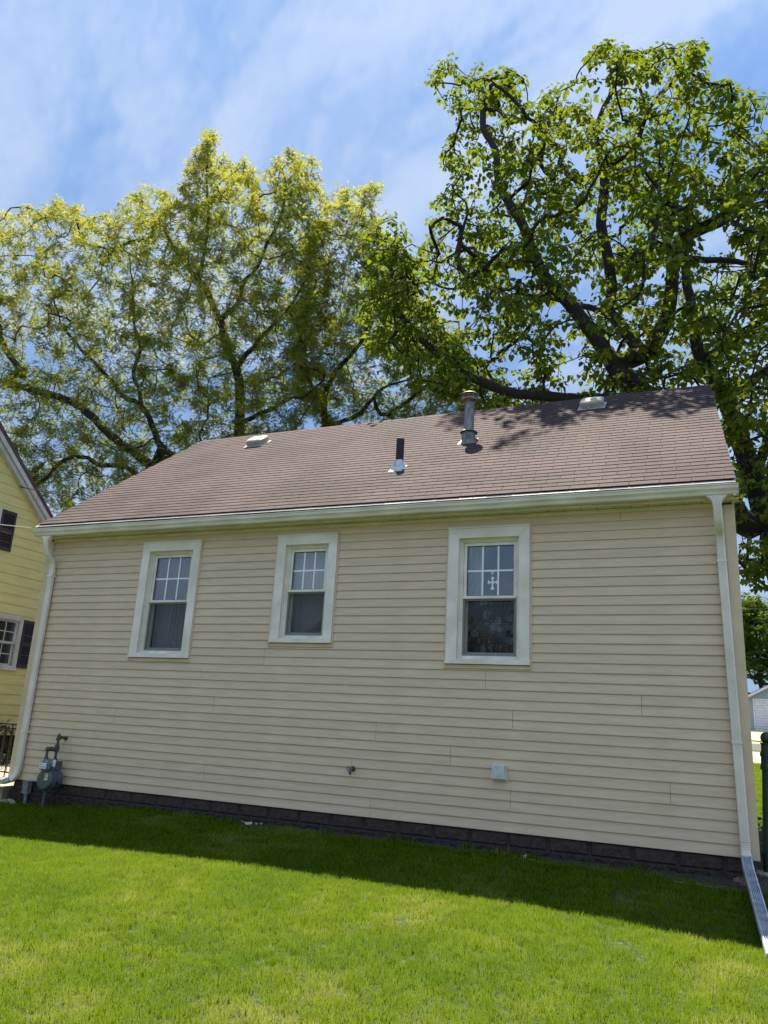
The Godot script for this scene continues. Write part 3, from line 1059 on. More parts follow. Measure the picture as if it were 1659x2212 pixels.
func make_eave(house: Node3D) -> void:
	# drip edge
	var mb := MB.new()
	var apron := PackedVector2Array([Vector2(0.215, 3.520), Vector2(0.215, 3.512), Vector2(0.280, 3.464), Vector2(0.284, 3.467), Vector2(0.280, 3.473)])
	var af := Transform3D(Basis(Vector3(0, 0, 1), Vector3(0, 1, 0), Vector3(-1, 0, 0)), Vector3(9.19, 0, 0))
	var ag := af
	ag.origin.x = -0.06
	mb.sweep(apron, [af, ag])
	mb.span(Vector3(-0.05, 3.40, 0.172), Vector3(9.18, 3.49, 0.178))
	part(house, "drip_edge", mb, M.gutter)
	# fascia and soffit
	mb = MB.new()
	mb.span(Vector3(-0.03, 3.323, 0.150), Vector3(9.17, 3.48, 0.171))
	var lay := [2.15, 4.75, 7.35]
	part(house, "fascia", mb, M.soffit)
	mb = MB.new()
	mb.span(Vector3(-0.03, 3.345, -0.01), Vector3(9.17, 3.357, 0.150))
	var sof := part(house, "soffit", mb, M.soffit)
	var pm := MB.new()
	pm.panel(Vector3.ZERO, Vector3(0.166, 0.146, 0.012), 0.005, Basis(Vector3.RIGHT, Vector3(0, 0, 1), Vector3(0, -1, 0)))
	var pmesh := pm.mesh()
	var x := 0.06
	while x < 9.1:
		piece(sof, "soffit_panel", pmesh, M.soffit, Transform3D(Basis(Vector3(0, 0, 1), rng.randf_range(-0.008, 0.008)), Vector3(x + 0.085, 3.3385, 0.0765)))
		x += 0.1728
	# closed ends of the eave box
	mb = MB.new()
	for s in [-0.045, 9.152]:
		mb.prism(PackedVector2Array([Vector2(0.0, 3.31), Vector2(0.168, 3.318), Vector2(0.168, 3.46), Vector2(0.0, 3.60)]), 0.02, Transform3D(Basis(Vector3(0, 0, 1), Vector3.UP, Vector3(-1, 0, 0)), Vector3(s + 0.02, 0, 0)))
	part(house, "eave_return", mb, M.soffit)
	# gutter: ogee trough
	mb = MB.new()
	var z0 := 0.180
	var o := PackedVector2Array([Vector2(z0, 3.44), Vector2(z0, 3.345), Vector2(z0 + 0.062, 3.343), Vector2(z0 + 0.076, 3.346), Vector2(z0 + 0.084, 3.358), Vector2(z0 + 0.089, 3.374), Vector2(z0 + 0.102, 3.390), Vector2(z0 + 0.112, 3.400), Vector2(z0 + 0.115, 3.430), Vector2(z0 + 0.121, 3.434), Vector2(z0 + 0.121, 3.447), Vector2(z0 + 0.112, 3.449),
		Vector2(z0 + 0.112, 3.432), Vector2(z0 + 0.109, 3.402), Vector2(z0 + 0.086, 3.376), Vector2(z0 + 0.080, 3.350), Vector2(z0 + 0.004, 3.348), Vector2(z0 + 0.004, 3.44)])
	var f0 := Transform3D(Basis(Vector3(0, 0, 1), Vector3(0, 1, 0), Vector3(-1, 0, 0)), Vector3(9.208, 0, 0))
	var frames := []
	for k in 24:
		var f := f0
		f.origin = Vector3(lerpf(9.208, -0.075, k / 23.0), 0.004 + 0.0025 * sin(k * 1.7) - 0.012 * k / 23.0, 0.002 * sin(k * 0.9))
		frames.append(f)
	mb.sweep(o, frames)
	var gut := part(house, "gutter", mb, M.gutter)
	for s in 2:
		mb = MB.new()
		var ends := PackedVector2Array()
		for k in 12:
			ends.append(o[k])
		var ff: Transform3D = frames[0 if s == 0 else 23]
		ff.origin.x += 0.001 if s == 0 else -0.001
		mb.prism(ends, -0.003 if s == 0 else 0.003, ff)
		part(gut, "end_cap", mb, M.gutter)
	var hx := 0.35
	while hx < 9.1:
		mb = MB.new()
		mb.tube([Vector3(hx, 3.431, z0 + 0.02), Vector3(hx, 3.437, z0 + 0.125)], [0.0045, 0.0045], 6)
		mb.lathe([Vector2(0.007, 0), Vector2(0.007, 0.004), Vector2(0, 0.005)], 8, Transform3D(Basis(Vector3(1, 0, 0), PI / 2), Vector3(hx, 3.437, z0 + 0.120)))
		part(gut, "hanger", mb, M.alu)
		hx += 0.81
	downspout(house, [Vector3(9.01, 3.345, 0.230), Vector3(9.012, 3.20, 0.227), Vector3(9.015, 3.10, 0.200), Vector3(9.018, 3.035, 0.15), Vector3(9.02, 2.97, 0.085), Vector3(9.022, 2.85, 0.062), Vector3(9.055, 0.17, 0.062)],
		[Vector3(9.055, 0.17, 0.062), Vector3(9.056, 0.07, 0.075), Vector3(9.058, 0.01, 0.12)], [Vector3(9.058, 0.012, 0.118), Vector3(9.063, -0.06, 0.26), Vector3(9.125, -0.335, 2.05)], [2.72, 1.0, 0.0])
	downspout(house, [Vector3(0.155, 3.33, 0.230), Vector3(0.158, 3.20, 0.227), Vector3(0.165, 3.10, 0.200), Vector3(0.175, 3.035, 0.15), Vector3(0.18, 2.97, 0.085), Vector3(0.18, 2.85, 0.062), Vector3(0.18, 0.16, 0.062)],
		[Vector3(0.18, 0.16, 0.062), Vector3(0.17, 0.06, 0.075), Vector3(0.12, 0.0, 0.10)], [Vector3(0.122, 0.0, 0.099), Vector3(0.03, -0.030, 0.118), Vector3(-1.5, -0.062, 0.34)], [2.78, 0.62, 0.0])

# rectangular pipe with rounded corners and a fluted face
func pipe_outline(w: float, d: float, gw := 0.0030, gd := 0.0035) -> PackedVector2Array:
	var o := PackedVector2Array()
	var r := 0.012
	var hw := w * 0.5
	var hd := d * 0.5
	# face towards -y of the outline is the outer one
	var n := 5
	o.append(Vector2(-hw, hd - r))
	o.append(Vector2(-hw, -hd + r))
	o.append(Vector2(-hw + r * 0.4, -hd + r * 0.35))
	o.append(Vector2(-hw + r, -hd))
	for k in n:
		var x := lerpf(-hw + r + 0.008, hw - r - 0.008, float(k) / (n - 1))
		o.append(Vector2(x - gw, -hd))
		o.append(Vector2(x - gw * 0.3, -hd + gd))
		o.append(Vector2(x + gw * 0.3, -hd + gd))
		o.append(Vector2(x + gw, -hd))
	o.append(Vector2(hw - r, -hd))
	o.append(Vector2(hw - r * 0.4, -hd + r * 0.35))
	o.append(Vector2(hw, -hd + r))
	o.append(Vector2(hw, hd - r))
	o.append(Vector2(hw - r, hd))
	o.append(Vector2(-hw + r, hd))
	for k in o.size():
		o[k].y = -o[k].y
	o.reverse()
	return o

func pipe(parent: Node, called: String, m: Material, pts: Array, side: Vector3, w: float, d: float, scale_at := [], gw := 0.0030, gd := 0.0035) -> MeshInstance3D:
	var o := pipe_outline(w, d, gw, gd)
	var frames := []
	for k in pts.size():
		var t: Vector3
		if k == 0:
			t = pts[1] - pts[0]
		elif k == pts.size() - 1:
			t = pts[k] - pts[k - 1]
		else:
			t = (pts[k + 1] - pts[k]).normalized() + (pts[k] - pts[k - 1]).normalized()
		t = t.normalized()
		var x := (side - t * side.dot(t)).normalized()
		var y := t.cross(x)
		var s: Vector2 = scale_at[k] if scale_at.size() > k else Vector2.ONE
		frames.append(Transform3D(Basis(x * s.x, y * s.y, t), pts[k]))
	var mb := MB.new()
	mb.sweep(o, frames)
	return part(parent, called, mb, m)

func downspout(house: Node3D, run: Array, foot: Array, ext: Array, straps: Array) -> void:
	var side := Vector3(1, 0, 0)
	var top: Vector3 = run[0]
	var ds := Node3D.new()
	ds.name = "downspout"
	house.add_child(ds, true)
	ds.position = run[run.size() - 1] - house.position
	# flared outlet
	var pts := []
	var sc := []
	for k in 9:
		var t := k / 8.0
		pts.append(top + Vector3(0, -0.105 * t, 0))
		var wd := 1.0 + 1.55 * pow(1.0 - t, 2.4)
		sc.append(Vector2(wd, 1.0 + 0.15 * (1.0 - t)))
	pipe(ds, "outlet", M.trim, pts, side, 0.082, 0.060, sc)
	# offset bends, finely divided, the lower one crimped
	var c := Curve3D.new()
	for k in range(1, 6):
		c.add_point(run[k])
	for k in range(1, 4):
		var h: Vector3 = (run[k + 2] - run[k]) * 0.22
		c.set_point_in(k, -h)
		c.set_point_out(k, h)
	var bend := []
	var bs := []
	var len_ := c.get_baked_length()
	var n := 46
	for k in n + 1:
		var s := len_ * k / n
		bend.append(c.sample_baked(s, true))
		var crimp := 1.0
		var f := float(k) / n
		if f > 0.52 and f < 0.92:
			crimp = 1.0 if k % 2 == 0 else 0.93
		bs.append(Vector2(crimp, crimp))
	pts = [top + Vector3(0, -0.10, 0)]
	pts.append_array(bend)
	var ss := [Vector2(0.97, 0.97)]
	ss.append_array(bs)
	pipe(ds, "offset_bend", M.trim, pts, side, 0.081, 0.059, ss)
	var straight := [run[5] + Vector3(0, 0.02, 0), run[6]]
	pipe(ds, "pipe", M.trim, straight, side, 0.083, 0.062)
	for y in straps:
		if y <= 0.0:
			continue
		var t: float = (y - run[6].y) / (run[5].y - run[6].y)
		var p: Vector3 = run[6].lerp(run[5], t)
		var st := MB.new()
		st.panel(p + Vector3(0, 0, 0.033), Vector3(0.092, 0.028, 0.004), 0.001)
		st.span(p + Vector3(-0.046, -0.014, -0.045), p + Vector3(-0.043, 0.014, 0.034))
		st.span(p + Vector3(0.043, -0.014, -0.045), p + Vector3(0.046, 0.014, 0.034))
		st.lathe([Vector2(0.004, 0), Vector2(0.003, 0.003), Vector2(0, 0.003)], 8, Transform3D(Basis(Vector3(1, 0, 0), PI / 2), p + Vector3(0, 0, 0.035)))
		part(ds, "strap", st, M.trim)
	# elbow at the foot
	c = Curve3D.new()
	for p in foot:
		c.add_point(p)
	var hh: Vector3 = (foot[2] - foot[0]) * 0.22
	c.set_point_in(1, -hh)
	c.set_point_out(1, hh)
	c.set_point_out(0, Vector3(0, -0.03, 0))
	pts = []
	ss = []
	for k in 21:
		pts.append(c.sample_baked(c.get_baked_length() * k / 20.0, true))
		var cr := 1.05 if (k % 2 == 0 or k < 5 or k > 16) else 0.96
		ss.append(Vector2(cr, cr))
	var eside := side if absf((ext[2] - ext[0]).normalized().x) < 0.7 else Vector3(0, 0, 1)
	if eside == side:
		pipe(ds, "elbow", M.trim, pts, side, 0.083, 0.062, ss)
	else:
		pipe(ds, "elbow", M.trim, pts, Vector3(0, 0, 1), 0.066, 0.083, ss)
	pipe(ds, "extension", M.alu, ext, eside, 0.090, 0.068, [], 0.0048, 0.011)

# ---------------------------------------------------------------- fittings on the front wall
func make_fittings() -> void:
	make_gas_meter()
	# conduit box at the left foot of the wall
	var t := thing("utility_box", Vector3(0.40, gh(0.4, 0.06), 0.06), "small grey utility box on a pipe against the foundation", "utility box")
	var mb := MB.new()
	mb.panel(Vector3(0.395, -0.083, 0.066), Vector3(0.095, 0.150, 0.075), 0.006)
	part(t, "box", mb, M.conduit)
	mb = MB.new()
	mb.panel(Vector3(0.395, -0.004, 0.071), Vector3(0.108, 0.012, 0.088), 0.003)
	part(t, "lid", mb, M.conduit)
	mb = MB.new()
	mb.tube([Vector3(0.40, -0.15, 0.062), Vector3(0.402, -0.42, 0.060)], [0.024, 0.024], 12)
	mb.tube([Vector3(0.40, -0.155, 0.062), Vector3(0.40, -0.185, 0.062)], [0.031, 0.031], 12)
	part(t, "pipe", mb, M.conduit)
	# hose faucet
	t = thing("hose_faucet", Vector3(5.12, 0.47, 0.02), "small grey garden hose faucet sticking out of cream siding", "faucet")
	mb = MB.new()
	mb.tube([Vector3(5.12, 0.488, -0.01), Vector3(5.12, 0.486, 0.075)], [0.017, 0.015], 10)
	mb.lathe([Vector2(0.03, 0.0), Vector2(0.03, 0.006), Vector2(0.018, 0.010)], 14, Transform3D(Basis(Vector3(1, 0, 0), PI / 2), Vector3(5.12, 0.488, 0.012)))
	mb.tube([Vector3(5.12, 0.484, 0.055), Vector3(5.12, 0.456, 0.085), Vector3(5.12, 0.430, 0.090)], [0.015, 0.014, 0.016], 10)
	part(t, "spout", mb, M.iron_pipe)
	mb = MB.new()
	mb.tube([Vector3(5.12, 0.487, 0.07), Vector3(5.12, 0.489, 0.118)], [0.008, 0.007], 8)
	part(t, "stem", mb, M.iron_pipe)
	mb = MB.new()
	var ringp := []
	var ringr := []
	for k in 21:
		var a := TAU * k / 20.0
		var r := 0.026 + 0.003 * cos(a * 6.0)
		ringp.append(Vector3(5.12 + cos(a) * r, 0.489 + sin(a) * r, 0.118))
		ringr.append(0.0055)
	mb.tube(ringp, ringr, 6, false)
	for k in 3:
		var a := TAU * k / 3.0 + 0.4
		mb.tube([Vector3(5.12, 0.489, 0.118), Vector3(5.12 + cos(a) * 0.026, 0.489 + sin(a) * 0.026, 0.118)], [0.006, 0.004], 6)
	part(t, "hand_wheel", mb, M.conduit)
	# dryer vent hood
	t = thing("dryer_vent", Vector3(6.79, 0.49, 0.014), "silver square dryer vent hood on the siding", "dryer vent")
	mb = MB.new()
	mb.panel(Vector3(6.790, 0.566, 0.020), Vector3(0.158, 0.158, 0.016), 0.003)
	part(t, "base", mb, M.vent_metal)
	mb = MB.new()
	var o := PackedVector2Array([Vector2(0.020, 0.498), Vector2(0.085, 0.505), Vector2(0.075, 0.636), Vector2(0.020, 0.642)])
	for s in [6.718, 6.856]:
		mb.prism(o, 0.004, Transform3D(Basis(Vector3(0, 0, 1), Vector3.UP, Vector3(-1, 0, 0)), Vector3(s + 0.004, 0, 0)))
	mb.quad(Vector3(6.72, 0.642, 0.02), Vector3(6.72, 0.636, 0.075), Vector3(6.858, 0.636, 0.075), Vector3(6.858, 0.642, 0.02))
	part(t, "hood", mb, M.vent_metal)
	mb = MB.new()
	mb.panel(Vector3(6.788, 0.573, 0.083), Vector3(0.134, 0.132, 0.004), 0.0015, Basis(Vector3(1, 0, 0), 0.08))
	mb.panel(Vector3(6.795, 0.552, 0.0865), Vector3(0.034, 0.030, 0.003), 0.001, Basis(Vector3(1, 0, 0), 0.08))
	mb.panel(Vector3(6.778, 0.560, 0.0865), Vector3(0.012, 0.022, 0.003), 0.001, Basis(Vector3(1, 0, 0), 0.08))
	part(t, "flap", mb, M.vent_metal)
	make_window_dressing()

func make_gas_meter() -> void:
	var t := thing("gas_meter", Vector3(0.90, gh(0.9, 0.25), 0.2), "dark grey gas meter with white dial plate beside the downspout", "gas meter")
	var ax := Basis(Vector3(1, 0, 0), PI / 2)          # lathe axis towards +z
	var mb := MB.new()
	var prof := [Vector2(0.0, -0.075), Vector2(0.105, -0.072), Vector2(0.128, -0.055), Vector2(0.132, -0.02), Vector2(0.145, -0.018), Vector2(0.145, 0.002), Vector2(0.130, 0.004), Vector2(0.127, 0.03), Vector2(0.127, 0.05)]
	mb.lathe(prof, 36, Transform3D(ax, Vector3(0.90, 0.065, 0.155)))
	part(t, "rear_case", mb, M.meter)
	mb = MB.new()
	mb.lathe([Vector2(0.127, -0.04), Vector2(0.127, -0.012), Vector2(0.143, -0.010), Vector2(0.143, 0.008), Vector2(0.128, 0.010), Vector2(0.126, 0.045), Vector2(0.112, 0.066), Vector2(0.085, 0.073), Vector2(0.0, 0.077)], 36, Transform3D(ax, Vector3(0.90, 0.062, 0.235)))
	var front := part(t, "front_case", mb, M.meter)
	for k in 10:
		var a := TAU * k / 10.0 + 0.15
		mb = MB.new()
		mb.lathe([Vector2(0.007, -0.016), Vector2(0.007, 0.014), Vector2(0.0, 0.014)], 6, Transform3D(ax, Vector3(0.90 + cos(a) * 0.136, 0.062 + sin(a) * 0.136, 0.235)))
		part(front, "bolt", mb, M.iron_pipe)
	mb = MB.new()
	mb.panel(Vector3(0.945, 0.105, 0.310), Vector3(0.055, 0.085, 0.006), 0.001)
	var lab := part(t, "notice", mb, M.label_yellow)
	for k in 5:
		mb = MB.new()
		mb.span(Vector3(0.922, 0.136 - k * 0.012 - 0.003, 0.3132), Vector3(0.966 - (k % 3) * 0.008, 0.136 - k * 0.012 + (0.003 if k > 0 else 0.006), 0.3138))
		part(lab, "print_line", mb, M.ink)
	mb = MB.new()
	mb.lathe([Vector2(0.045, -0.01), Vector2(0.052, 0.0), Vector2(0.048, 0.012), Vector2(0.0, 0.016)], 20, Transform3D(Basis(Vector3(0, 0, 1), -PI / 2), Vector3(1.035, 0.07, 0.165)))
	part(t, "side_cover", mb, M.meter)
	# body between the two pipes, above the discs
	mb = MB.new()
	mb.panel(Vector3(0.905, 0.235, 0.175), Vector3(0.150, 0.110, 0.150), 0.018)
	mb.panel(Vector3(0.90, 0.170, 0.185), Vector3(0.120, 0.06, 0.13), 0.015)
	part(t, "valve_body", mb, M.meter)
	# counter with its dial plate
	mb = MB.new()
	mb.lathe([Vector2(0.0, -0.065), Vector2(0.058, -0.062), Vector2(0.066, -0.04), Vector2(0.066, 0.035), Vector2(0.052, 0.05), Vector2(0.0, 0.052)], 22, Transform3D(ax, Vector3(0.905, 0.252, 0.292)))
	mb.panel(Vector3(0.91, 0.235, 0.325), Vector3(0.125, 0.085, 0.060), 0.010)
	mb.panel(Vector3(0.895, 0.182, 0.320), Vector3(0.060, 0.030, 0.045), 0.008)
	var head := part(t, "counter", mb, M.meter_head)
	mb = MB.new()
	mb.panel(Vector3(0.91, 0.238, 0.3585), Vector3(0.112, 0.070, 0.005), 0.001)
	part(head, "dial_plate", mb, M.plate)
	for k in 4:
		mb = MB.new()
		mb.lathe([Vector2(0.0085, 0), Vector2(0.0085, 0.0012), Vector2(0.0055, 0.0014)], 12, Transform3D(ax, Vector3(0.877 + k * 0.0225, 0.225, 0.361)))
		part(head, "dial", mb, M.ink)
	for k in 2:
		mb = MB.new()
		mb.span(Vector3(0.872 + k * 0.045, 0.252, 0.3612), Vector3(0.895 + k * 0.045, 0.262 - k * 0.005, 0.3618))
		part(head, "print_line", mb, M.ink)
	mb = MB.new()
	mb.panel(Vector3(0.985, 0.27, 0.25), Vector3(0.012, 0.085, 0.045), 0.003, Basis(Vector3.UP, PI / 2) * Basis(Vector3(1, 0, 0), 0.1))
	part(t, "tag", mb, M.plate)
	# pipes: riser from the ground, crossover, drop to the wall
	mb = MB.new()
	mb.tube([Vector3(0.90, -0.40, 0.245), Vector3(0.90, -0.06, 0.245)], [0.0165, 0.0165], 12)
	part(t, "riser", mb, M.iron_pipe)
	mb = MB.new()
	mb.tube([Vector3(0.885, 0.27, 0.145), Vector3(0.885, 0.60, 0.140)], [0.0175, 0.0175], 12)
	for y in [0.285, 0.40, 0.46, 0.545]:
		mb.tube([Vector3(0.885, y, 0.143), Vector3(0.885, y + 0.034, 0.143)], [0.029, 0.029], 8)
	mb.tube([Vector3(0.885, 0.432, 0.143), Vector3(0.885, 0.462, 0.143)], [0.036, 0.036], 6)
	mb.lathe([Vector2(0.024, 0.0), Vector2(0.024, 0.03), Vector2(0.012, 0.034), Vector2(0.012, 0.05), Vector2(0, 0.05)], 10, Transform3D(Basis(), Vector3(0.885, 0.585, 0.14)))
	part(t, "outlet_pipe", mb, M.iron_pipe)
	mb = MB.new()
	mb.tube([Vector3(0.885, 0.585, 0.14), Vector3(0.887, 0.582, 0.06), Vector3(0.888, 0.578, -0.01)], [0.0175, 0.0175, 0.0175], 12)
	mb.tube([Vector3(0.885, 0.585, 0.125), Vector3(0.885, 0.585, 0.095)], [0.027, 0.024], 10)
	mb.tube([Vector3(0.888, 0.578, 0.045), Vector3(0.888, 0.578, 0.012)], [0.024, 0.030], 10)
	part(t, "wall_pipe", mb, M.iron_pipe)
	mb = MB.new()
	mb.tube([Vector3(0.885, 0.44, 0.14), Vector3(0.887, 0.442, 0.30)], [0.0175, 0.0175], 12)
	mb.tube([Vector3(0.887, 0.442, 0.20), Vector3(0.887, 0.442, 0.265)], [0.028, 0.028], 10)
	mb.lathe([Vector2(0.0, -0.03), Vector2(0.026, -0.018), Vector2(0.03, 0.0), Vector2(0.026, 0.018), Vector2(0.0, 0.03)], 12, Transform3D(Basis(), Vector3(0.888, 0.442, 0.30)))
	mb.tube([Vector3(0.888, 0.442, 0.30), Vector3(0.889, 0.27, 0.30)], [0.0175, 0.0175], 12)
	mb.tube([Vector3(0.889, 0.345, 0.30), Vector3(0.889, 0.315, 0.30)], [0.027, 0.027], 10)
	part(t, "crossover_pipe", mb, M.iron_pipe)

# a hanging cloth with folds: rectangle x0..x1, y0..y1 at depth z
func cloth(x0: float, x1: float, y0: float, y1: float, z: float, amp: float, folds: float, seed_: int) -> MB:
	var mb := MB.new()
	var f := FastNoiseLite.new()
	f.seed = seed_
	f.frequency = 1.0
	var nx := 70
	var ny := 10
	var pt := func(a: int, b: int) -> Vector3:
		var u := float(a) / nx
		var w := float(b) / ny
		var ph := u * folds + 0.5 * f.get_noise_2d(u * 4.0, w * 0.6)
		return Vector3(lerpf(x0, x1, u), lerpf(y0, y1, w), z + amp * (sin(ph * TAU) + 0.5 * sin(ph * TAU * 2.3 + 1.0)))
	for b in ny:
		for a in nx:
			mb.quad(pt.call(a, b), pt.call(a + 1, b), pt.call(a + 1, b + 1), pt.call(a, b + 1))
	return mb

func make_window_dressing() -> void:
	# sheer curtain, left window
	var o := opening(WINDOWS[0])
	var m := mat(Color(0.38, 0.38, 0.40), 0.9)
	m.backlight_enabled = true
	m.backlight = Color(0.5, 0.5, 0.5)
	var mid: float = (o[1] + o[3]) * 0.5 + 0.02
	single("curtain", cloth(o[0] + 0.02, o[2] - 0.02, o[1] - 0.05, mid, -0.22, 0.012, 9.0, 4), m, Vector3((o[0] + o[2]) * 0.5, o[1] - 0.05, -0.22), "plain pale curtain gathered behind the lower pane near the downspout corner", "curtain")
	# floral lace, right window
	o = opening(WINDOWS[2])
	mid = (o[1] + o[3]) * 0.5 + 0.02
	var lace := lace_cloth(o[0] + 0.01, o[2] - 0.01, o[1] - 0.05, mid)
	tag(lace, "dark lace curtain with pale floral print behind the lower pane", "curtain")
	# half drawn panel at the left of the right window's upper pane
	var side := cloth(o[0] - 0.02, o[0] + 0.20, mid + 0.02, o[3] + 0.05, -0.30, 0.010, 4.0, 9)
	single("curtain", side, m, Vector3(o[0] + 0.09, mid + 0.02, -0.30), "plain pale curtain panel drawn aside behind the pane with the cross", "curtain")
	# cross hanging in the right window
	var cx := 6.655
	var cy := 2.585
	var pts := PackedVector2Array()
	var arm := func(w: float, l: float) -> Array:
		return [Vector2(w, 0.014), Vector2(w * 0.85, l * 0.55), Vector2(w * 1.5, l * 0.68), Vector2(w * 2.3, l * 0.82), Vector2(w * 1.5, l * 0.95), Vector2(0.0, l), Vector2(-w * 1.5, l * 0.95), Vector2(-w * 2.3, l * 0.82), Vector2(-w * 1.5, l * 0.68), Vector2(-w * 0.85, l * 0.55), Vector2(-w, 0.014)]
	for k in 4:
		var l: float = [0.062, 0.056, 0.088, 0.056][k]
		for p in arm.call(0.0095, l):
			pts.append((p as Vector2).rotated(PI / 2 * k))
	var cross := thing("hanging_cross", Vector3(cx, cy - 0.09, -0.10), "white openwork cross hanging behind the upper window pane", "ornament")
	var mb := MB.new()
	mb.prism(pts, 0.005, Transform3D(Basis(), Vector3(cx, cy, -0.098)))
	part(cross, "cross", mb, mat(Color(0.78, 0.79, 0.74), 0.6))
	mb = MB.new()
	mb.tube([Vector3(cx, cy + 0.058, -0.096), Vector3(cx, cy + 0.105, -0.084)], [0.0012, 0.0012], 5)
	mb.lathe([Vector2(0.0, -0.004), Vector2(0.016, -0.002), Vector2(0.010, 0.004), Vector2(0.005, 0.012), Vector2(0, 0.013)], 14, Transform3D(Basis(Vector3(1, 0, 0), -PI / 2), Vector3(cx, cy + 0.108, -0.082)))
	part(cross, "suction_hook", mb, mat(Color(0.6, 0.62, 0.62), 0.2))
	# blind, middle window
	o = opening(WINDOWS[1])
	var bl := thing("window_blind", Vector3((o[0] + o[2]) * 0.5, o[1], -0.20), "closed grey slatted blind hanging in the middle window", "blind")
	var slat := MB.new()
	var wd: float = o[2] - o[0] - 0.02
	for q in [[-0.012, -0.002], [0.0, 0.0], [0.012, -0.002]]:
		pass
	slat.quad(Vector3(-wd * 0.5, -0.013, 0.006), Vector3(wd * 0.5, -0.013, 0.006), Vector3(wd * 0.5, 0.0, 0.004), Vector3(-wd * 0.5, 0.0, 0.004))
	slat.quad(Vector3(-wd * 0.5, 0.0, 0.004), Vector3(wd * 0.5, 0.0, 0.004), Vector3(wd * 0.5, 0.012, -0.004), Vector3(-wd * 0.5, 0.012, -0.004))
	var sm := slat.mesh()
	var mm := mat(Color(0.30, 0.30, 0.28), 0.5)
	var y: float = o[1] + 0.01
	while y < o[3]:
		piece(bl, "slat", sm, mm, Transform3D(Basis(Vector3(0, 0, 1), rng.randf_range(-0.002, 0.002)), Vector3((o[0] + o[2]) * 0.5, y, -0.20)))
		y += 0.0212
	for x in [o[0] + 0.16, o[2] - 0.12]:
		mb = MB.new()
		mb.tube([Vector3(x, o[1], -0.190), Vector3(x, o[3], -0.190)], [0.0022, 0.0022], 5)
		part(bl, "cord", mb, M.dark)

func lace_cloth(x0: float, x1: float, y0: float, y1: float) -> MeshInstance3D:
	var sz := 512
	var im := Image.create(sz, sz, false, Image.FORMAT_RGB8)
	im.fill(Color(0.30, 0.31, 0.30))
	var r := RandomNumberGenerator.new()
	r.seed = 12
	var blob := func(cx: float, cy: float, rad: float, col: Color, petals: int, turn: float) -> void:
		for yy in range(int(cy - rad * 1.4), int(cy + rad * 1.4)):
			for xx in range(int(cx - rad * 1.4), int(cx + rad * 1.4)):
				var d := Vector2(xx - cx, yy - cy)
				var a := d.angle() + turn
				var lim := rad * (0.78 + 0.28 * absf(cos(a * petals * 0.5)))
				if d.length() < lim:
					var edge := d.length() / lim
					var c := col if edge > 0.8 or fmod(edge * 4.0 + 0.3 * cos(a * petals), 1.0) < 0.5 else col.darkened(0.35)
					im.set_pixel(posmod(xx, sz), posmod(yy, sz), c)
	for k in 46:
		var big := k < 12
		var rad := r.randf_range(30, 44) if big else r.randf_range(8, 18)
		blob.call(r.randf_range(0, sz), r.randf_range(0, sz), rad, Color(0.86, 0.88, 0.86) if big else Color(0.70, 0.72, 0.70), 6 if big else 4, r.randf() * TAU)
	for k in 30:
		var p := Vector2(r.randf_range(0, sz), r.randf_range(0, sz))
		var a := r.randf() * TAU
		for s in 90:
			a += 0.045 * sin(k * 1.3) + 0.02
			p += Vector2(cos(a), sin(a)) * 1.2
			for dx in 4:
				for dy in 4:
					im.set_pixel(posmod(int(p.x) + dx, sz), posmod(int(p.y) + dy, sz), Color(0.72, 0.74, 0.72))
	var m := mat(Color(0.62, 0.63, 0.60), 0.9)
	m.albedo_texture = ImageTexture.create_from_image(im)
	m.uv1_triplanar = true
	m.uv1_scale = Vector3(1.9, 1.9, 1.9)
	var mb := cloth(x0, x1, y0, y1, -0.21, 0.013, 7.0, 8)
	return single("lace_curtain", mb, m, Vector3((x0 + x1) * 0.5, y0, -0.21), "", "curtain")

# ---------------------------------------------------------------- the neighbours
const NX := -4.0

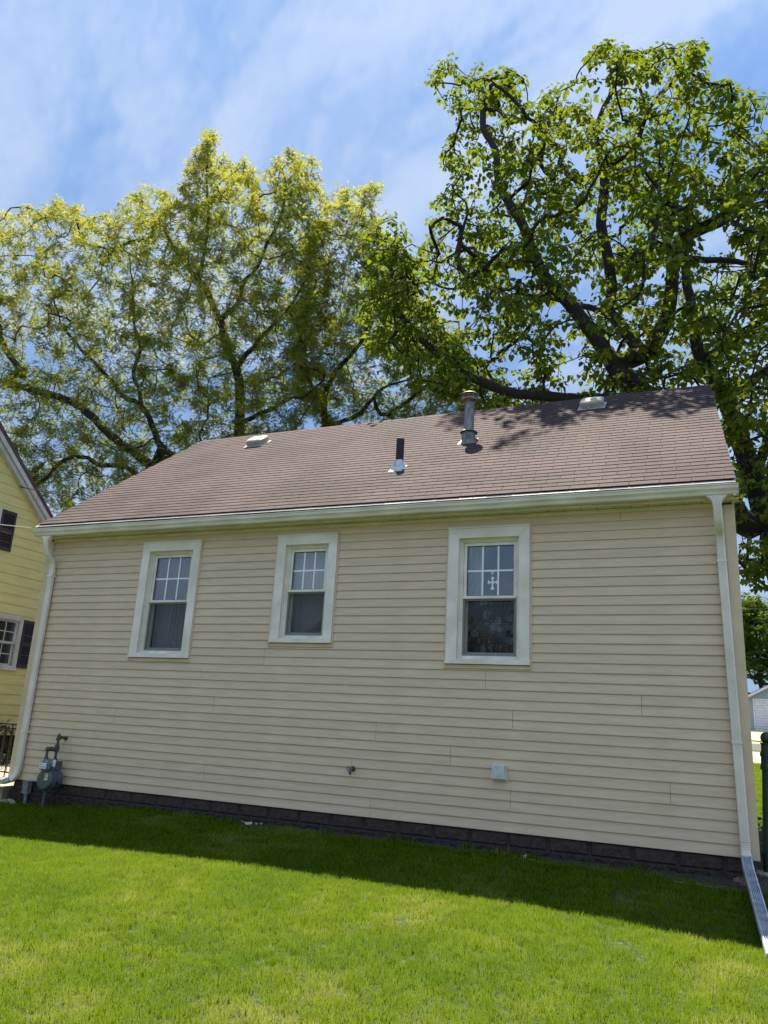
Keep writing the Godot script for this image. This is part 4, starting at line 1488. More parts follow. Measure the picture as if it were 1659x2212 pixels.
func make_yellow_house() -> void:
	var ridge := Vector2(-0.80, 7.05)                       # z, y
	var slope := 0.875
	var eave_y := 3.35
	var zf := ridge.x - (ridge.y - eave_y) / slope
	var zn := ridge.x + (ridge.y - eave_y) / slope
	var base := 0.36
	var t := thing("neighbour_house", Vector3(NX - 4.5, gh(-4, -2), ridge.x), "yellow lap-sided house with dark shutters and grey trim behind the cream house's corner", "house")
	var mb := MB.new()
	mb.prism(PackedVector2Array([Vector2(zn, base), Vector2(zn, eave_y), Vector2(ridge.x, ridge.y - 0.02), Vector2(zf, eave_y), Vector2(zf, base)]), 9.0, Transform3D(Basis(Vector3(0, 0, 1), Vector3.UP, Vector3(-1, 0, 0)), Vector3(NX - 0.07, 0, 0)))
	var wall := part(t, "wall", mb, M.yellow)
	mb = MB.new()
	mb.span(Vector3(NX - 8.9, -0.9, zf + 0.08), Vector3(NX - 0.06, base, zn - 0.08))
	part(t, "foundation", mb, M.mortar)
	# boards on the gable that faces the cream house
	var lim := func(y: float) -> Vector2:
		if y <= eave_y:
			return Vector2(0.0, zn - zf)
		var d := (y - eave_y) / slope
		return Vector2(d, zn - zf - d)
	var win := [-4.55, 1.63, -3.29, 2.665]                   # z0, y0, z1, y1 of casing; the right part shows
	win = [-3.29, 1.63, -2.36, 2.665]
	var upper := [-2.30, 3.86, -1.46, 4.70]
	var holes := []
	for w in [win, upper]:
		holes.append([zn - w[2], w[1], zn - w[0], w[3]])
	board_wall(wall, "siding_board", M.yellow, Vector3(NX, 0, zn), Vector3(0, 0, -1), zn - zf, base, 0.1945, 35, holes, {9: [zn + 3.02], 13: [zn + 3.3], 5: [zn + 1.2]}, lim)
	# windows with shutters
	for w in [win, upper]:
		var wn := Node3D.new()
		wn.name = "window"
		t.add_child(wn, true)
		wn.position = Vector3(NX, w[1], (w[0] + w[2]) * 0.5) - t.position
		var cas := MB.new()
		zring(cas, w, [w[0] + 0.085, w[1] + 0.06, w[2] - 0.085, w[3] - 0.085], NX - 0.01, NX + 0.042)
		cas.span(Vector3(NX, w[1] - 0.03, w[0] - 0.02), Vector3(NX + 0.06, w[1] + 0.012, w[2] + 0.02))
		part(wn, "casing", cas, M.grey_trim)
		var i := [w[0] + 0.085, w[1] + 0.06, w[2] - 0.085, w[3] - 0.085]
		var my: float = (i[1] + i[3]) * 0.5
		for s in 2:
			var r := [i[0], my - 0.012, i[2], i[3]] if s == 0 else [i[0], i[1], i[2], my + 0.012]
			var sash := MB.new()
			var gi := [r[0] + 0.05, r[1] + 0.035, r[2] - 0.05, r[3] - 0.04]
			zring(sash, r, gi, NX - 0.05 - 0.01 * s, NX - 0.014 - 0.02 * s)
			for k in 2:
				var z: float = lerpf(gi[0], gi[2], (k + 1) / 3.0)
				sash.span(Vector3(NX - 0.042 - 0.01 * s, gi[1], z - 0.009), Vector3(NX - 0.02 - 0.02 * s, gi[3], z + 0.009))
			var yy: float = (gi[1] + gi[3]) * 0.5
			sash.span(Vector3(NX - 0.043 - 0.01 * s, yy - 0.009, gi[0]), Vector3(NX - 0.021 - 0.02 * s, yy + 0.009, gi[2]))
			part(wn, "sash", sash, M.grey_trim)
			for a in 3:
				for b in 2:
					var pane := MB.new()
					var z0 := lerpf(gi[0], gi[2], a / 3.0) + 0.006
					var z1 := lerpf(gi[0], gi[2], (a + 1) / 3.0) - 0.006
					var y0 := lerpf(gi[1], gi[3], b / 2.0) + 0.006
					var y1 := lerpf(gi[1], gi[3], (b + 1) / 2.0) - 0.006
					pane.span(Vector3(NX - 0.036 - 0.01 * s, y0, z0), Vector3(NX - 0.033 - 0.01 * s, y1, z1))
					part(wn, "pane", pane, M.pane_dark)
		for side in 2:
			var sh := MB.new()
			var z0: float = w[0] - 0.36 if side == 0 else w[2] + 0.01
			var z1: float = w[0] - 0.012 if side == 0 else w[2] + 0.36
			var y0: float = w[1] + 0.035
			var y1: float = w[3] - 0.045 if w == win else w[3]
			zring(sh, [z0, y0, z1, y1], [z0 + 0.05, y0 + 0.07, z1 - 0.05, y1 - 0.07], NX + 0.014, NX + 0.042)
			sh.span(Vector3(NX + 0.014, (y0 + y1) * 0.5 - 0.03, z0 + 0.05), Vector3(NX + 0.042, (y0 + y1) * 0.5 + 0.03, z1 - 0.05))
			sh.span(Vector3(NX + 0.006, y0 + 0.01, z0 + 0.01), Vector3(NX + 0.0142, y1 - 0.01, z1 - 0.01))
			var st := part(t, "shutter", sh, M.shutter)
			var lv := MB.new()
			lv.box(Vector3.ZERO, Vector3(0.006, 0.034, z1 - z0 - 0.10), Basis(Vector3(0, 0, 1), 0.6))
			var lm := lv.mesh()
			var y := y0 + 0.09
			while y < y1 - 0.08:
				if absf(y - (y0 + y1) * 0.5) > 0.04:
					piece(st, "louver", lm, M.shutter, Transform3D(Basis(), Vector3(NX + 0.026, y, (z0 + z1) * 0.5)))
				y += 0.036
	# attic louvre: a grey half-round near the ridge, its lower right corner shows
	var rk := func(z: float) -> float: return ridge.y - absf(z - ridge.x) * slope
	var v := MB.new()
	v.prism(PackedVector2Array([Vector2(-2.10, 5.36), Vector2(-1.4, 5.30), Vector2(-0.2, 5.30), Vector2(0.5, 5.36), Vector2(-0.8, 6.45)]), 0.03, Transform3D(Basis(Vector3(0, 0, -1), Vector3.UP, Vector3(1, 0, 0)) * Basis(Vector3.UP, PI), Vector3(NX + 0.045, 0, 0)))
	part(t, "attic_louvre", v, M.grey_trim)
	# roof: two slabs, rake boards
	for s in [1.0, -1.0]:
		mb = MB.new()
		var e := 0.30
		var z_e: float = (zn if s > 0 else zf) + s * e
		var pts := PackedVector2Array([Vector2(ridge.x, ridge.y + 0.02), Vector2(z_e, eave_y - e * slope + 0.02), Vector2(z_e, eave_y - e * slope + 0.12), Vector2(ridge.x, ridge.y + 0.14)])
		mb.prism(pts, 9.5, Transform3D(Basis(Vector3(0, 0, 1), Vector3.UP, Vector3(-1, 0, 0)), Vector3(NX + 0.16, 0, 0)))
		part(t, "roof_slope", mb, M.old_roof)
		mb = MB.new()
		pts = PackedVector2Array([Vector2(ridge.x, ridge.y + 0.10), Vector2(z_e, eave_y - e * slope + 0.08), Vector2(z_e, eave_y - e * slope - 0.10), Vector2(ridge.x, ridge.y - 0.10)])
		mb.prism(pts, 0.024, Transform3D(Basis(Vector3(0, 0, 1), Vector3.UP, Vector3(-1, 0, 0)), Vector3(NX + 0.155, 0, 0)))
		part(t, "rake_board", mb, M.grey_trim)
		mb = MB.new()
		pts = PackedVector2Array([Vector2(ridge.x, ridge.y - 0.05), Vector2(z_e, eave_y - e * slope - 0.07), Vector2(z_e, eave_y - e * slope - 0.22), Vector2(ridge.x, ridge.y - 0.20)])
		mb.prism(pts, 0.10, Transform3D(Basis(Vector3(0, 0, 1), Vector3.UP, Vector3(-1, 0, 0)), Vector3(NX + 0.115, 0, 0)))
		part(t, "rake_soffit", mb, M.grey_trim)
	# lower rear wing whose brown roof shows behind the rake
	mb = MB.new()
	mb.prism(PackedVector2Array([Vector2(zf - 2.6, 3.0), Vector2(zf + 0.2, 3.0), Vector2(zf + 0.2, 5.05), Vector2(zf - 0.4, 5.05)]), 4.0, Transform3D(Basis(Vector3(0, 0, 1), Vector3.UP, Vector3(-1, 0, 0)), Vector3(NX - 0.6, 0, 0)))
	part(t, "rear_roof", mb, M.old_roof)
	mb = MB.new()
	mb.span(Vector3(NX - 4.4, -0.5, zf - 2.3), Vector3(NX - 0.8, 3.0, zf + 0.2))
	part(t, "rear_wing", mb, M.yellow)

func zring(mb: MB, o: Array, i: Array, x0: float, x1: float) -> void:
	mb.span(Vector3(x0, o[1], o[0]), Vector3(x1, o[3], i[0]))
	mb.span(Vector3(x0, o[1], i[2]), Vector3(x1, o[3], o[2]))
	mb.span(Vector3(x0, o[1], i[0]), Vector3(x1, i[1], i[2]))
	mb.span(Vector3(x0, i[3], i[0]), Vector3(x1, o[3], i[2]))

func make_iron_fence() -> void:
	var z := -0.9
	var y0 := -0.10
	var t := thing("iron_fence", Vector3(-2.0, y0, z), "black wrought iron fence with scrolls between the two houses", "fence")
	for y in [0.672, 0.605, -0.03]:
		var mb := MB.new()
		mb.span(Vector3(-3.98, y - 0.010, z - 0.010), Vector3(-0.04, y + 0.010, z + 0.010))
		part(t, "rail", mb, M.iron)
	var x := -3.93
	var k := 0
	while x < -0.06:
		var mb := MB.new()
		var top := 0.66 if k % 1 == 0 else 0.59
		mb.box(Vector3(x, (top + y0 - 0.02) * 0.5, z), Vector3(0.013, top - y0 + 0.02, 0.013))
		part(t, "picket", mb, M.iron)
		# short hooped bar between, and scrolls
		var hp := []
		var hr := []
		for a in 9:
			var g := PI * a / 8.0
			hp.append(Vector3(x + 0.074 - cos(g) * 0.034, 0.57 + sin(g) * 0.05, z + 0.012))
			hr.append(0.006)
		mb = MB.new()
		mb.tube(hp, hr, 6)
		mb.tube([hp[0], Vector3(hp[0].x, y0 + 0.07, z + 0.012)], [0.006, 0.006], 6)
		part(t, "hoop", mb, M.iron)
		if k % 2 == 0:
			var sp := []
			var sr := []
			for a in 26:
				var g := a * 0.30
				var r := 0.052 - 0.0016 * a
				sp.append(Vector3(x + 0.075 + cos(g) * r, 0.16 + sin(g) * r * 1.3 + 0.0, z + 0.02))
				sr.append(0.006)
			mb = MB.new()
			mb.tube(sp, sr, 6)
			var sp2 := []
			for q in sp:
				sp2.append(Vector3(q.x, 0.04 - (q.y - 0.16) * 0.6, q.z))
			mb.tube(sp2, sr, 6)
			part(t, "scroll", mb, M.iron)
		x += 0.148
		k += 1

func make_green_post(at: Vector3, lean: float, label: String) -> void:
	var t := thing("fence_post", at, label, "fence post", "green ball-topped fence posts")
	var b := Basis(Vector3(0, 0, 1), lean)
	var X := Transform3D(b, at)
	var mb := MB.new()
	mb.lathe([Vector2(0.045, -0.1), Vector2(0.045, 0.95), Vector2(0.060, 0.955), Vector2(0.060, 0.99), Vector2(0.054, 1.0), Vector2(0.054, 1.075), Vector2(0.062, 1.08), Vector2(0.062, 1.115), Vector2(0.052, 1.12), Vector2(0.052, 1.19), Vector2(0.060, 1.195), Vector2(0.060, 1.205), Vector2(0.03, 1.21)], 20, X)
	part(t, "shaft", mb, M.green_iron)
	mb = MB.new()
	var prof := []
	for k in 13:
		var a := -PI / 2 + PI * k / 12.0
		prof.append(Vector2(cos(a) * 0.058, 1.255 + sin(a) * 0.058))
	mb.lathe(prof, 20, X)
	part(t, "ball", mb, M.green_iron)
	mb = MB.new()
	mb.lathe([Vector2(0.13, -0.2), Vector2(0.125, 0.02), Vector2(0.10, 0.035), Vector2(0.0, 0.04)], 16, Transform3D(Basis(), at))
	part(t, "footing", mb, M.concrete)

func make_garage() -> void:
	var z := -52.0
	var g := gh(12, z) - 0.02
	var x0 := 11.25
	var x1 := x0 + 6.4
	var t := thing("garage", Vector3((x0 + x1) * 0.5, g, z - 3.5), "blue-grey detached garage with a white overhead door across the drive", "garage")
	var top := g + 2.35
	var peak := top + 1.75
	var mb := MB.new()
	var xm := (x0 + x1) * 0.5
	mb.prism(PackedVector2Array([Vector2(x0, g), Vector2(x1, g), Vector2(x1, top), Vector2(xm, peak), Vector2(x0, top)]), 7.0, Transform3D(Basis(), Vector3(0, 0, z - 7.0)))
	var wall := part(t, "wall", mb, M.blue_grey)
	var d0 := x0 + 0.42
	var d1 := x1 - 0.42
	var dt := g + 2.12
	var lim := func(y: float) -> Vector2:
		var h: float = maxf(0.0, (y - top) / (peak - top)) * (xm - x0)
		return Vector2(h, x1 - x0 - h)
	board_wall(wall, "siding_board", M.blue_grey, Vector3(x0, 0, z), Vector3.RIGHT, x1 - x0, g, 0.25, 16, [[d0 - x0 - 0.1, g - 1, d1 - x0 + 0.1, dt + 0.1]], {}, lim)
	mb = MB.new()
	mb.span(Vector3(d0 - 0.10, g, z), Vector3(d0, dt, z + 0.05))
	mb.span(Vector3(d1, g, z), Vector3(d1 + 0.10, dt, z + 0.05))
	mb.span(Vector3(d0 - 0.10, dt, z), Vector3(d1 + 0.10, dt + 0.10, z + 0.052))
	part(t, "door_frame", mb, M.white_door)
	var y := g + 0.01
	var k := 0
	while y < dt - 0.05:
		mb = MB.new()
		mb.panel(Vector3((d0 + d1) * 0.5, y + 0.088, z + 0.012), Vector3(d1 - d0, 0.170, 0.05), 0.030)
		part(t, "door_panel", mb, M.white_door)
		y += 0.176
		k += 1
	for s in [-1.0, 1.0]:
		mb = MB.new()
		var xe: float = xm + s * (xm - x0 + 0.35)
		var ye := top - 0.35 * 1.75 / (xm - x0)
		var pts := PackedVector2Array([Vector2(xm, peak), Vector2(xe, ye), Vector2(xe, ye + 0.10), Vector2(xm, peak + 0.10)])
		mb.prism(pts, 7.6, Transform3D(Basis(), Vector3(0, 0, z - 7.3)))
		part(t, "roof_slope", mb, M.old_roof)
		mb = MB.new()
		pts = PackedVector2Array([Vector2(xm, peak - 0.12), Vector2(xe, ye - 0.12), Vector2(xe, ye + 0.06), Vector2(xm, peak + 0.06)])
		mb.prism(pts, 0.03, Transform3D(Basis(), Vector3(0, 0, z + 0.30)))
		part(t, "rake_board", mb, M.white_door)

func make_wires() -> void:
	var line := func(a: Vector3, b: Vector3, sag: float, r: float, m: Material, label: String, cat: String) -> void:
		var pts := []
		var rr := []
		for k in 25:
			var t := k / 24.0
			pts.append(a.lerp(b, t) + Vector3(0, -sag * 4.0 * t * (1.0 - t), 0))
			rr.append(r)
		var mb := MB.new()
		mb.tube(pts, rr, 6)
		single("overhead_wire", mb, m, a, label, cat)
	line.call(Vector3(-11.0, 6.95, -2.6), Vector3(-0.15, 4.47, -2.6), 0.10, 0.011, M.wire, "dark service cable sagging past the yellow gable to the cream house's roof", "wire")
	line.call(Vector3(-4.0, 4.05, 0.33), Vector3(-0.075, 3.44, 0.335), 0.03, 0.006, M.wire_pale, "thin pale wire tied to the end of the gutter", "wire")
	line.call(Vector3(4.0, 6.9, -30.0), Vector3(30.0, 6.75, -30.0), 0.05, 0.012, M.wire, "dark utility wire above the garage roof, the higher of the pair", "wire")
	line.call(Vector3(4.0, 4.05, -30.0), Vector3(30.0, 3.9, -30.0), 0.05, 0.007, M.wire, "thin utility wire just above the garage roof, the lower of the pair", "wire")

# what stands across the lawn, behind the camera, and shows in the window glass
func make_across() -> void:
	var labels := ["grey-roofed bungalow across the lawn, the one with the brick-red wall", "grey-roofed bungalow across the lawn, the one with the pale wall"]
	var specs := [[-9.5, 0.35, 24.0, Color(0.24, 0.12, 0.09)], [2.0, 11.5, 25.0, Color(0.55, 0.52, 0.46)]]
	for k in 2:
		var q: Array = specs[k]
		var x0: float = q[0]
		var x1: float = q[1]
		var z: float = q[2]
		var g := gh(x0, z)
		var xm := (x0 + x1) * 0.5
		var t := thing("bungalow", Vector3(xm, g, z + 4.0), labels[k], "house", "houses across the lawn")
		var eave := g + 4.7
		var peak := eave + 3.4
		var mb := MB.new()
		mb.prism(PackedVector2Array([Vector2(x0, g), Vector2(x1, g), Vector2(x1, eave), Vector2(xm, peak), Vector2(x0, eave)]), 8.0, Transform3D(Basis(), Vector3(0, 0, z)))
		part(t, "wall", mb, textured(mat(q[3], 0.8), null, Vector3.ONE))
		for s in [-1.0, 1.0]:
			mb = MB.new()
			var xe: float = xm + s * ((x1 - x0) * 0.5 + 0.4)
			var ye := eave - 0.4 * 3.4 / ((x1 - x0) * 0.5)
			mb.prism(PackedVector2Array([Vector2(xm, peak), Vector2(xe, ye), Vector2(xe, ye + 0.16), Vector2(xm, peak + 0.16)]), 8.8, Transform3D(Basis(), Vector3(0, 0, z - 0.4)))
			part(t, "roof_slope", mb, M.old_roof)
		for w in 2:
			mb = MB.new()
			var wx := xm - 1.8 + w * 2.6
			mb.span(Vector3(wx, g + 1.6, z - 0.06), Vector3(wx + 1.0, g + 3.0, z + 0.02))
			var wn := part(t, "window", mb, M.trim)
			mb = MB.new()
			mb.span(Vector3(wx + 0.08, g + 1.68, z - 0.07), Vector3(wx + 0.92, g + 2.92, z - 0.05))
			part(wn, "pane", mb, M.pane_dark)

# ---------------------------------------------------------------- ground
func sheet(x0: float, x1: float, z0: float, z1: float, nx: int, nz: int, lift: float, bend := 1.0) -> MB:
	var mb := MB.new()
	for b in nz + 1:
		for a in nx + 1:
			var x := lerpf(x0, x1, float(a) / nx)
			var z := lerpf(z0, z1, float(b) / nz)
			var e := 0.05
			var nn := Vector3(gh(x - e, z) - gh(x + e, z), 2.0 * e, gh(x, z - e) - gh(x, z + e)).normalized()
			mb.vert(Vector3(x, gh(x, z) + lift, z), nn)
	for b in nz:
		for a in nx:
			var k := b * (nx + 1) + a
			mb.i.append_array([k, k + 1, k + nx + 2, k, k + nx + 2, k + nx + 1])
	return mb

func make_ground() -> void:
	# one sheet to the horizon: fine in the middle
	var xs := [-400.0, -120.0, -40.0, -15.0]
	var zs := [-400.0, -160.0, -90.0]
	var x := -12.0
	while x < 20.0:
		xs.append(x)
		x += 0.4
	xs.append_array([22.0, 30.0, 60.0, 150.0, 400.0])
	var z := -64.0
	while z < -8.0:
		zs.append(z)
		z += 2.0
	while z < 12.0:
		zs.append(z)
		z += 0.3
	zs.append_array([16.0, 25.0, 60.0, 150.0, 400.0])
	var mb := MB.new()
	for zz in zs:
		for xx in xs:
			var e := 0.05
			mb.vert(Vector3(xx, gh(xx, zz), zz), Vector3(gh(xx - e, zz) - gh(xx + e, zz), 2.0 * e, gh(xx, zz - e) - gh(xx, zz + e)).normalized())
	var w := xs.size()
	for b in zs.size() - 1:
		for a in w - 1:
			var k := b * w + a
			mb.i.append_array([k, k + 1, k + w + 1, k, k + w + 1, k + w])
	structure("ground", mb, M.lawn)
	# bare soil along the foundation, its outer edge ragged
	mb = MB.new()
	var f := FastNoiseLite.new()
	f.seed = 3
	f.frequency = 1.6
	var n := 90
	for k in n + 1:
		var xx := lerpf(0.6, 9.6, float(k) / n)
		var d := soil_edge(xx)
		for q in 3:
			var zz := lerpf(-0.06, d, q / 2.0)
			mb.vert(Vector3(xx, gh(xx, zz) + 0.006 + (0.010 if q == 0 else 0.0), zz), Vector3.UP)
	for k in n:
		for q in 2:
			var a := k * 3 + q
			mb.i.append_array([a, a + 3, a + 4, a, a + 4, a + 1])
	structure("soil_strip", mb, M.soil)
	# bed between the right corner and the post
	mb = sheet(9.2, 11.2, -7.0, 0.5, 8, 20, 0.006)
	structure("planting_bed", mb, M.soil)
	# concrete walk between the houses
	mb = MB.new()
	mb.panel(Vector3(-2.02, -0.25, -4.0), Vector3(3.94, 0.30, 8.1), 0.01)
	var walk := structure("path", mb, M.concrete)
	# drive and apron in front of the garage
	mb = sheet(9.0, 40.0, -51.8, -20.5, 12, 16, 0.02)
	structure("driveway", mb, M.concrete)
	mb = sheet(9.2, 11.2, -34.0, -28.5, 4, 6, 0.026)
	structure("asphalt_patch", mb, M.asphalt)
	# curb strip of weeds in the joint
	make_lawn()
	make_litter()

func soil_edge(x: float) -> float:
	var e := lerpf(0.02, 0.26, smooth(2.6, 4.2, x))
	e = lerpf(e, 0.20, smooth(4.6, 6.0, x))
	e = lerpf(e, 0.42, smooth(7.0, 9.2, x))
	return e + 0.05 * sin(x * 5.1) + 0.03 * sin(x * 13.0)

func tuft_mesh(blades: int, rad: float, h: float, seed_: int) -> ArrayMesh:
	var r := RandomNumberGenerator.new()
	r.seed = seed_
	var mb := MB.new()
	for k in blades:
		var a := r.randf() * TAU
		var d := sqrt(r.randf()) * rad
		var p := Vector3(cos(a) * d, -0.005, sin(a) * d)
		var hh := h * r.randf_range(0.55, 1.2)
		var w := r.randf_range(0.0012, 0.0024)
		var t := r.randf() * TAU
		var lean := Vector3(cos(t), 0, sin(t)) * hh * r.randf_range(0.15, 0.75)
		var s := Vector3(-sin(t + r.randf_range(-0.8, 0.8)), 0, cos(t)).normalized() * w
		var q := r.randf()
		if q < 0.06:
			mb.tint = Color(2.2, 1.5, 2.4)                  # a dry blade among the green
		else:
			var g := r.randf_range(0.75, 1.25)
			mb.tint = Color(g, g, g)
		var m := p + Vector3(0, hh * 0.6, 0) + lean * 0.38
		var e := p + Vector3(0, hh * r.randf_range(0.80, 1.0), 0) + lean
		var nn := (Vector3.UP * 0.8 + s.cross(e - p).normalized() * 0.6).normalized()
		var k0 := mb.vert(p - s, nn)
		mb.vert(p + s, nn)
		mb.vert(m + s * 0.85, nn)
		mb.vert(m - s * 0.85, nn)
		mb.vert(e, nn)
		mb.i.append_array([k0, k0 + 2, k0 + 1, k0, k0 + 3, k0 + 2, k0 + 3, k0 + 4, k0 + 2])
	return mb.mesh()

func make_lawn() -> void:
	var r := RandomNumberGenerator.new()
	r.seed = 5
	var patch := FastNoiseLite.new()
	patch.seed = 17
	patch.frequency = 0.55
	patch.fractal_octaves = 3
	var fine := FastNoiseLite.new()
	fine.seed = 18
	fine.frequency = 2.2
	fine.fractal_octaves = 3
	var xfs := []
	var cols := []
	var put := func(x: float, z: float, sc: float) -> void:
		var b := Basis(Vector3.UP, r.randf() * TAU).scaled(Vector3(sc, sc * r.randf_range(0.75, 1.2), sc))
		xfs.append(Transform3D(b, Vector3(x, gh(x, z), z)))
		var a := patch.get_noise_2d(x, z * 0.9)
		var c := fine.get_noise_2d(x * 0.7, z)
		# mowing lanes run towards the wall on the left side of the lawn
		var lane := sin((x * 0.82 + z * 0.57) * 5.2) * smooth(7.0, 4.5, x)
		var dry := smooth(0.18, 0.70, a * 0.75 + c * 0.75 + 0.10 * lane)
		var green := Color(0.088, 0.150, 0.007).lerp(Color(0.165, 0.205, 0.009), clampf(0.45 + a * 0.55 + c * 0.35, 0, 1))
		var straw := Color(0.25, 0.25, 0.08)
		var g := green.lerp(straw, dry * 0.6)
		var s := r.randf_range(0.85, 1.15)
		cols.append(Color(g.r * s, g.g * s, g.b * s))
	var step := 0.068
	var z := 0.0
	while z < 7.2:
		var x := -3.0
		while x < 12.0:
			var xx := x + r.randf_range(-0.5, 0.5) * step
			var zz := z + r.randf_range(-0.5, 0.5) * step
			var ok := xx > 0.0 or zz > 0.12
			var e := soil_edge(xx) if xx > 0.5 else 0.06
			if zz < e - 0.03:
				ok = r.randf() < 0.10 and zz > 0.04 and xx > 0.5
			var bare := smooth(0.52, 0.75, patch.get_noise_2d(xx + 40.0, zz) + 0.6 * fine.get_noise_2d(xx * 1.3 + 9.0, zz * 1.3))
			if ok and r.randf() > bare * 0.45:
				put.call(xx, zz, r.randf_range(0.85, 1.15) * (r.randf_range(1.2, 1.9) if zz < e + 0.12 and r.randf() < 0.25 else 1.0))
			x += step
		z += step
	z = -20.4
	while z < -6.5:
		var x := 8.8
		while x < 13.5:
			put.call(x + r.randf_range(-0.1, 0.1), z + r.randf_range(-0.1, 0.1), r.randf_range(1.6, 2.4))
			x += 0.17
		z += 0.17
	# weeds in the joints of the drive
	for q in [[-27.5, 0.12], [-36.0, 0.25], [-50.5, 0.3]]:
		for k in 140:
			put.call(r.randf_range(10.0, 15.0), q[0] + r.randf_range(-1.0, 1.0) * q[1], r.randf_range(1.5, 2.6))
	var o := copies(self, "lawn_grass", tuft_mesh(66, 0.062, 0.047, 3), M.grass, xfs, cols)
	tag(o, "short green lawn grass with dry straw patches before the cream house", "grass")

func make_litter() -> void:
	# dry leaves, twigs by the foundation, a stone by the extension pipe
	var labels := ["crumpled pale dry leaf on the soil, beside a larger one", "large curled pale dry leaf on the soil by the foundation", "small dry leaf near the foot of the foundation under the dryer vent"]
	var spots := [[4.06, 0.16, 0.055], [3.92, 0.20, 0.075], [7.1, 0.22, 0.03]]
	for k in 3:
		var q: Array = spots[k]
		var mb := MB.new()
		var r := RandomNumberGenerator.new()
		r.seed = 40 + k
		var n := 10
		var c := Vector3(q[0], gh(q[0], q[1]) + 0.022, q[1])
		var rim := []
		for a in n:
			var g := TAU * a / n
			rim.append(c + Vector3(cos(g) * q[2] * r.randf_range(0.7, 1.1), r.randf_range(-0.012, 0.03), sin(g) * q[2] * r.randf_range(0.45, 0.75)))
		for a in n:
			mb.tri(c, rim[(a + 1) % n], rim[a])
			mb.tri(c - Vector3(0, 0.002, 0), rim[a] - Vector3(0, 0.002, 0), rim[(a + 1) % n] - Vector3(0, 0.002, 0))
		single("dry_leaf", mb, M.paper, c, labels[k], "leaf", "dry leaves by the foundation")
	var tw := [[7.0, 7.35, 0.27, "thin dry twig lying on the soil under the dryer vent"], [8.45, 8.85, 0.40, "long dry twig lying on the soil near the right downspout"], [5.9, 6.12, 0.2, "short dry twig lying on the soil left of the dryer vent"]]
	for q in tw:
		var mb := MB.new()
		var pts := []
		var rr := []
		for k in 7:
			var x: float = lerpf(q[0], q[1], k / 6.0)
			var z: float = q[2] + 0.02 * sin(k * 1.9)
			pts.append(Vector3(x, gh(x, z) + 0.014 + 0.006 * sin(k * 2.3), z))
			rr.append(0.0045 - 0.0004 * k)
		mb.tube(pts, rr, 6)
		single("twig", mb, M.straw, pts[0], q[3], "twig", "dry twigs by the foundation")
	var st := MB.new()
	var c := Vector3(9.03, gh(9.03, 0.2) + 0.02, 0.20)
	var nz := FastNoiseLite.new()
	nz.seed = 6
	nz.frequency = 6.0
	var pt := func(a: int, b: int) -> Vector3:
		var th := PI * b / 10.0
		var ph := TAU * a / 16.0
		var d := Vector3(sin(th) * cos(ph), cos(th), sin(th) * sin(ph))
		var rad := 1.0 + 0.35 * nz.get_noise_3dv(d)
		return c + d * Vector3(0.105, 0.062, 0.080) * rad
	for b in 10:
		for a in 16:
			st.quad(pt.call(a, b), pt.call(a + 1, b), pt.call(a + 1, b + 1), pt.call(a, b + 1))
	single("stone", st, M.stone, Vector3(c.x, c.y - 0.06, c.z), "rounded brown stone on the soil beside the right downspout's extension", "stone")
	# broken concrete rubble where the walk meets the house
	for k in 3:
		var rb := MB.new()
		var at := Vector3(0.10 + 0.10 * k, gh(0.1, 0.1) + 0.02, 0.11 + 0.03 * k)
		rb.panel(at, Vector3(0.11 - 0.02 * k, 0.05, 0.07), 0.012, Basis(Vector3(0.3, 1, 0.2).normalized(), 0.6 + k))
		single("concrete_chip", rb, M.concrete, at - Vector3(0, 0.025, 0), ["largest broken chip of concrete at the corner of the walk", "broken chip of concrete between two others at the house corner", "smallest broken chip of concrete on the grass by the utility box"][k], "rubble", "concrete chips at the corner")

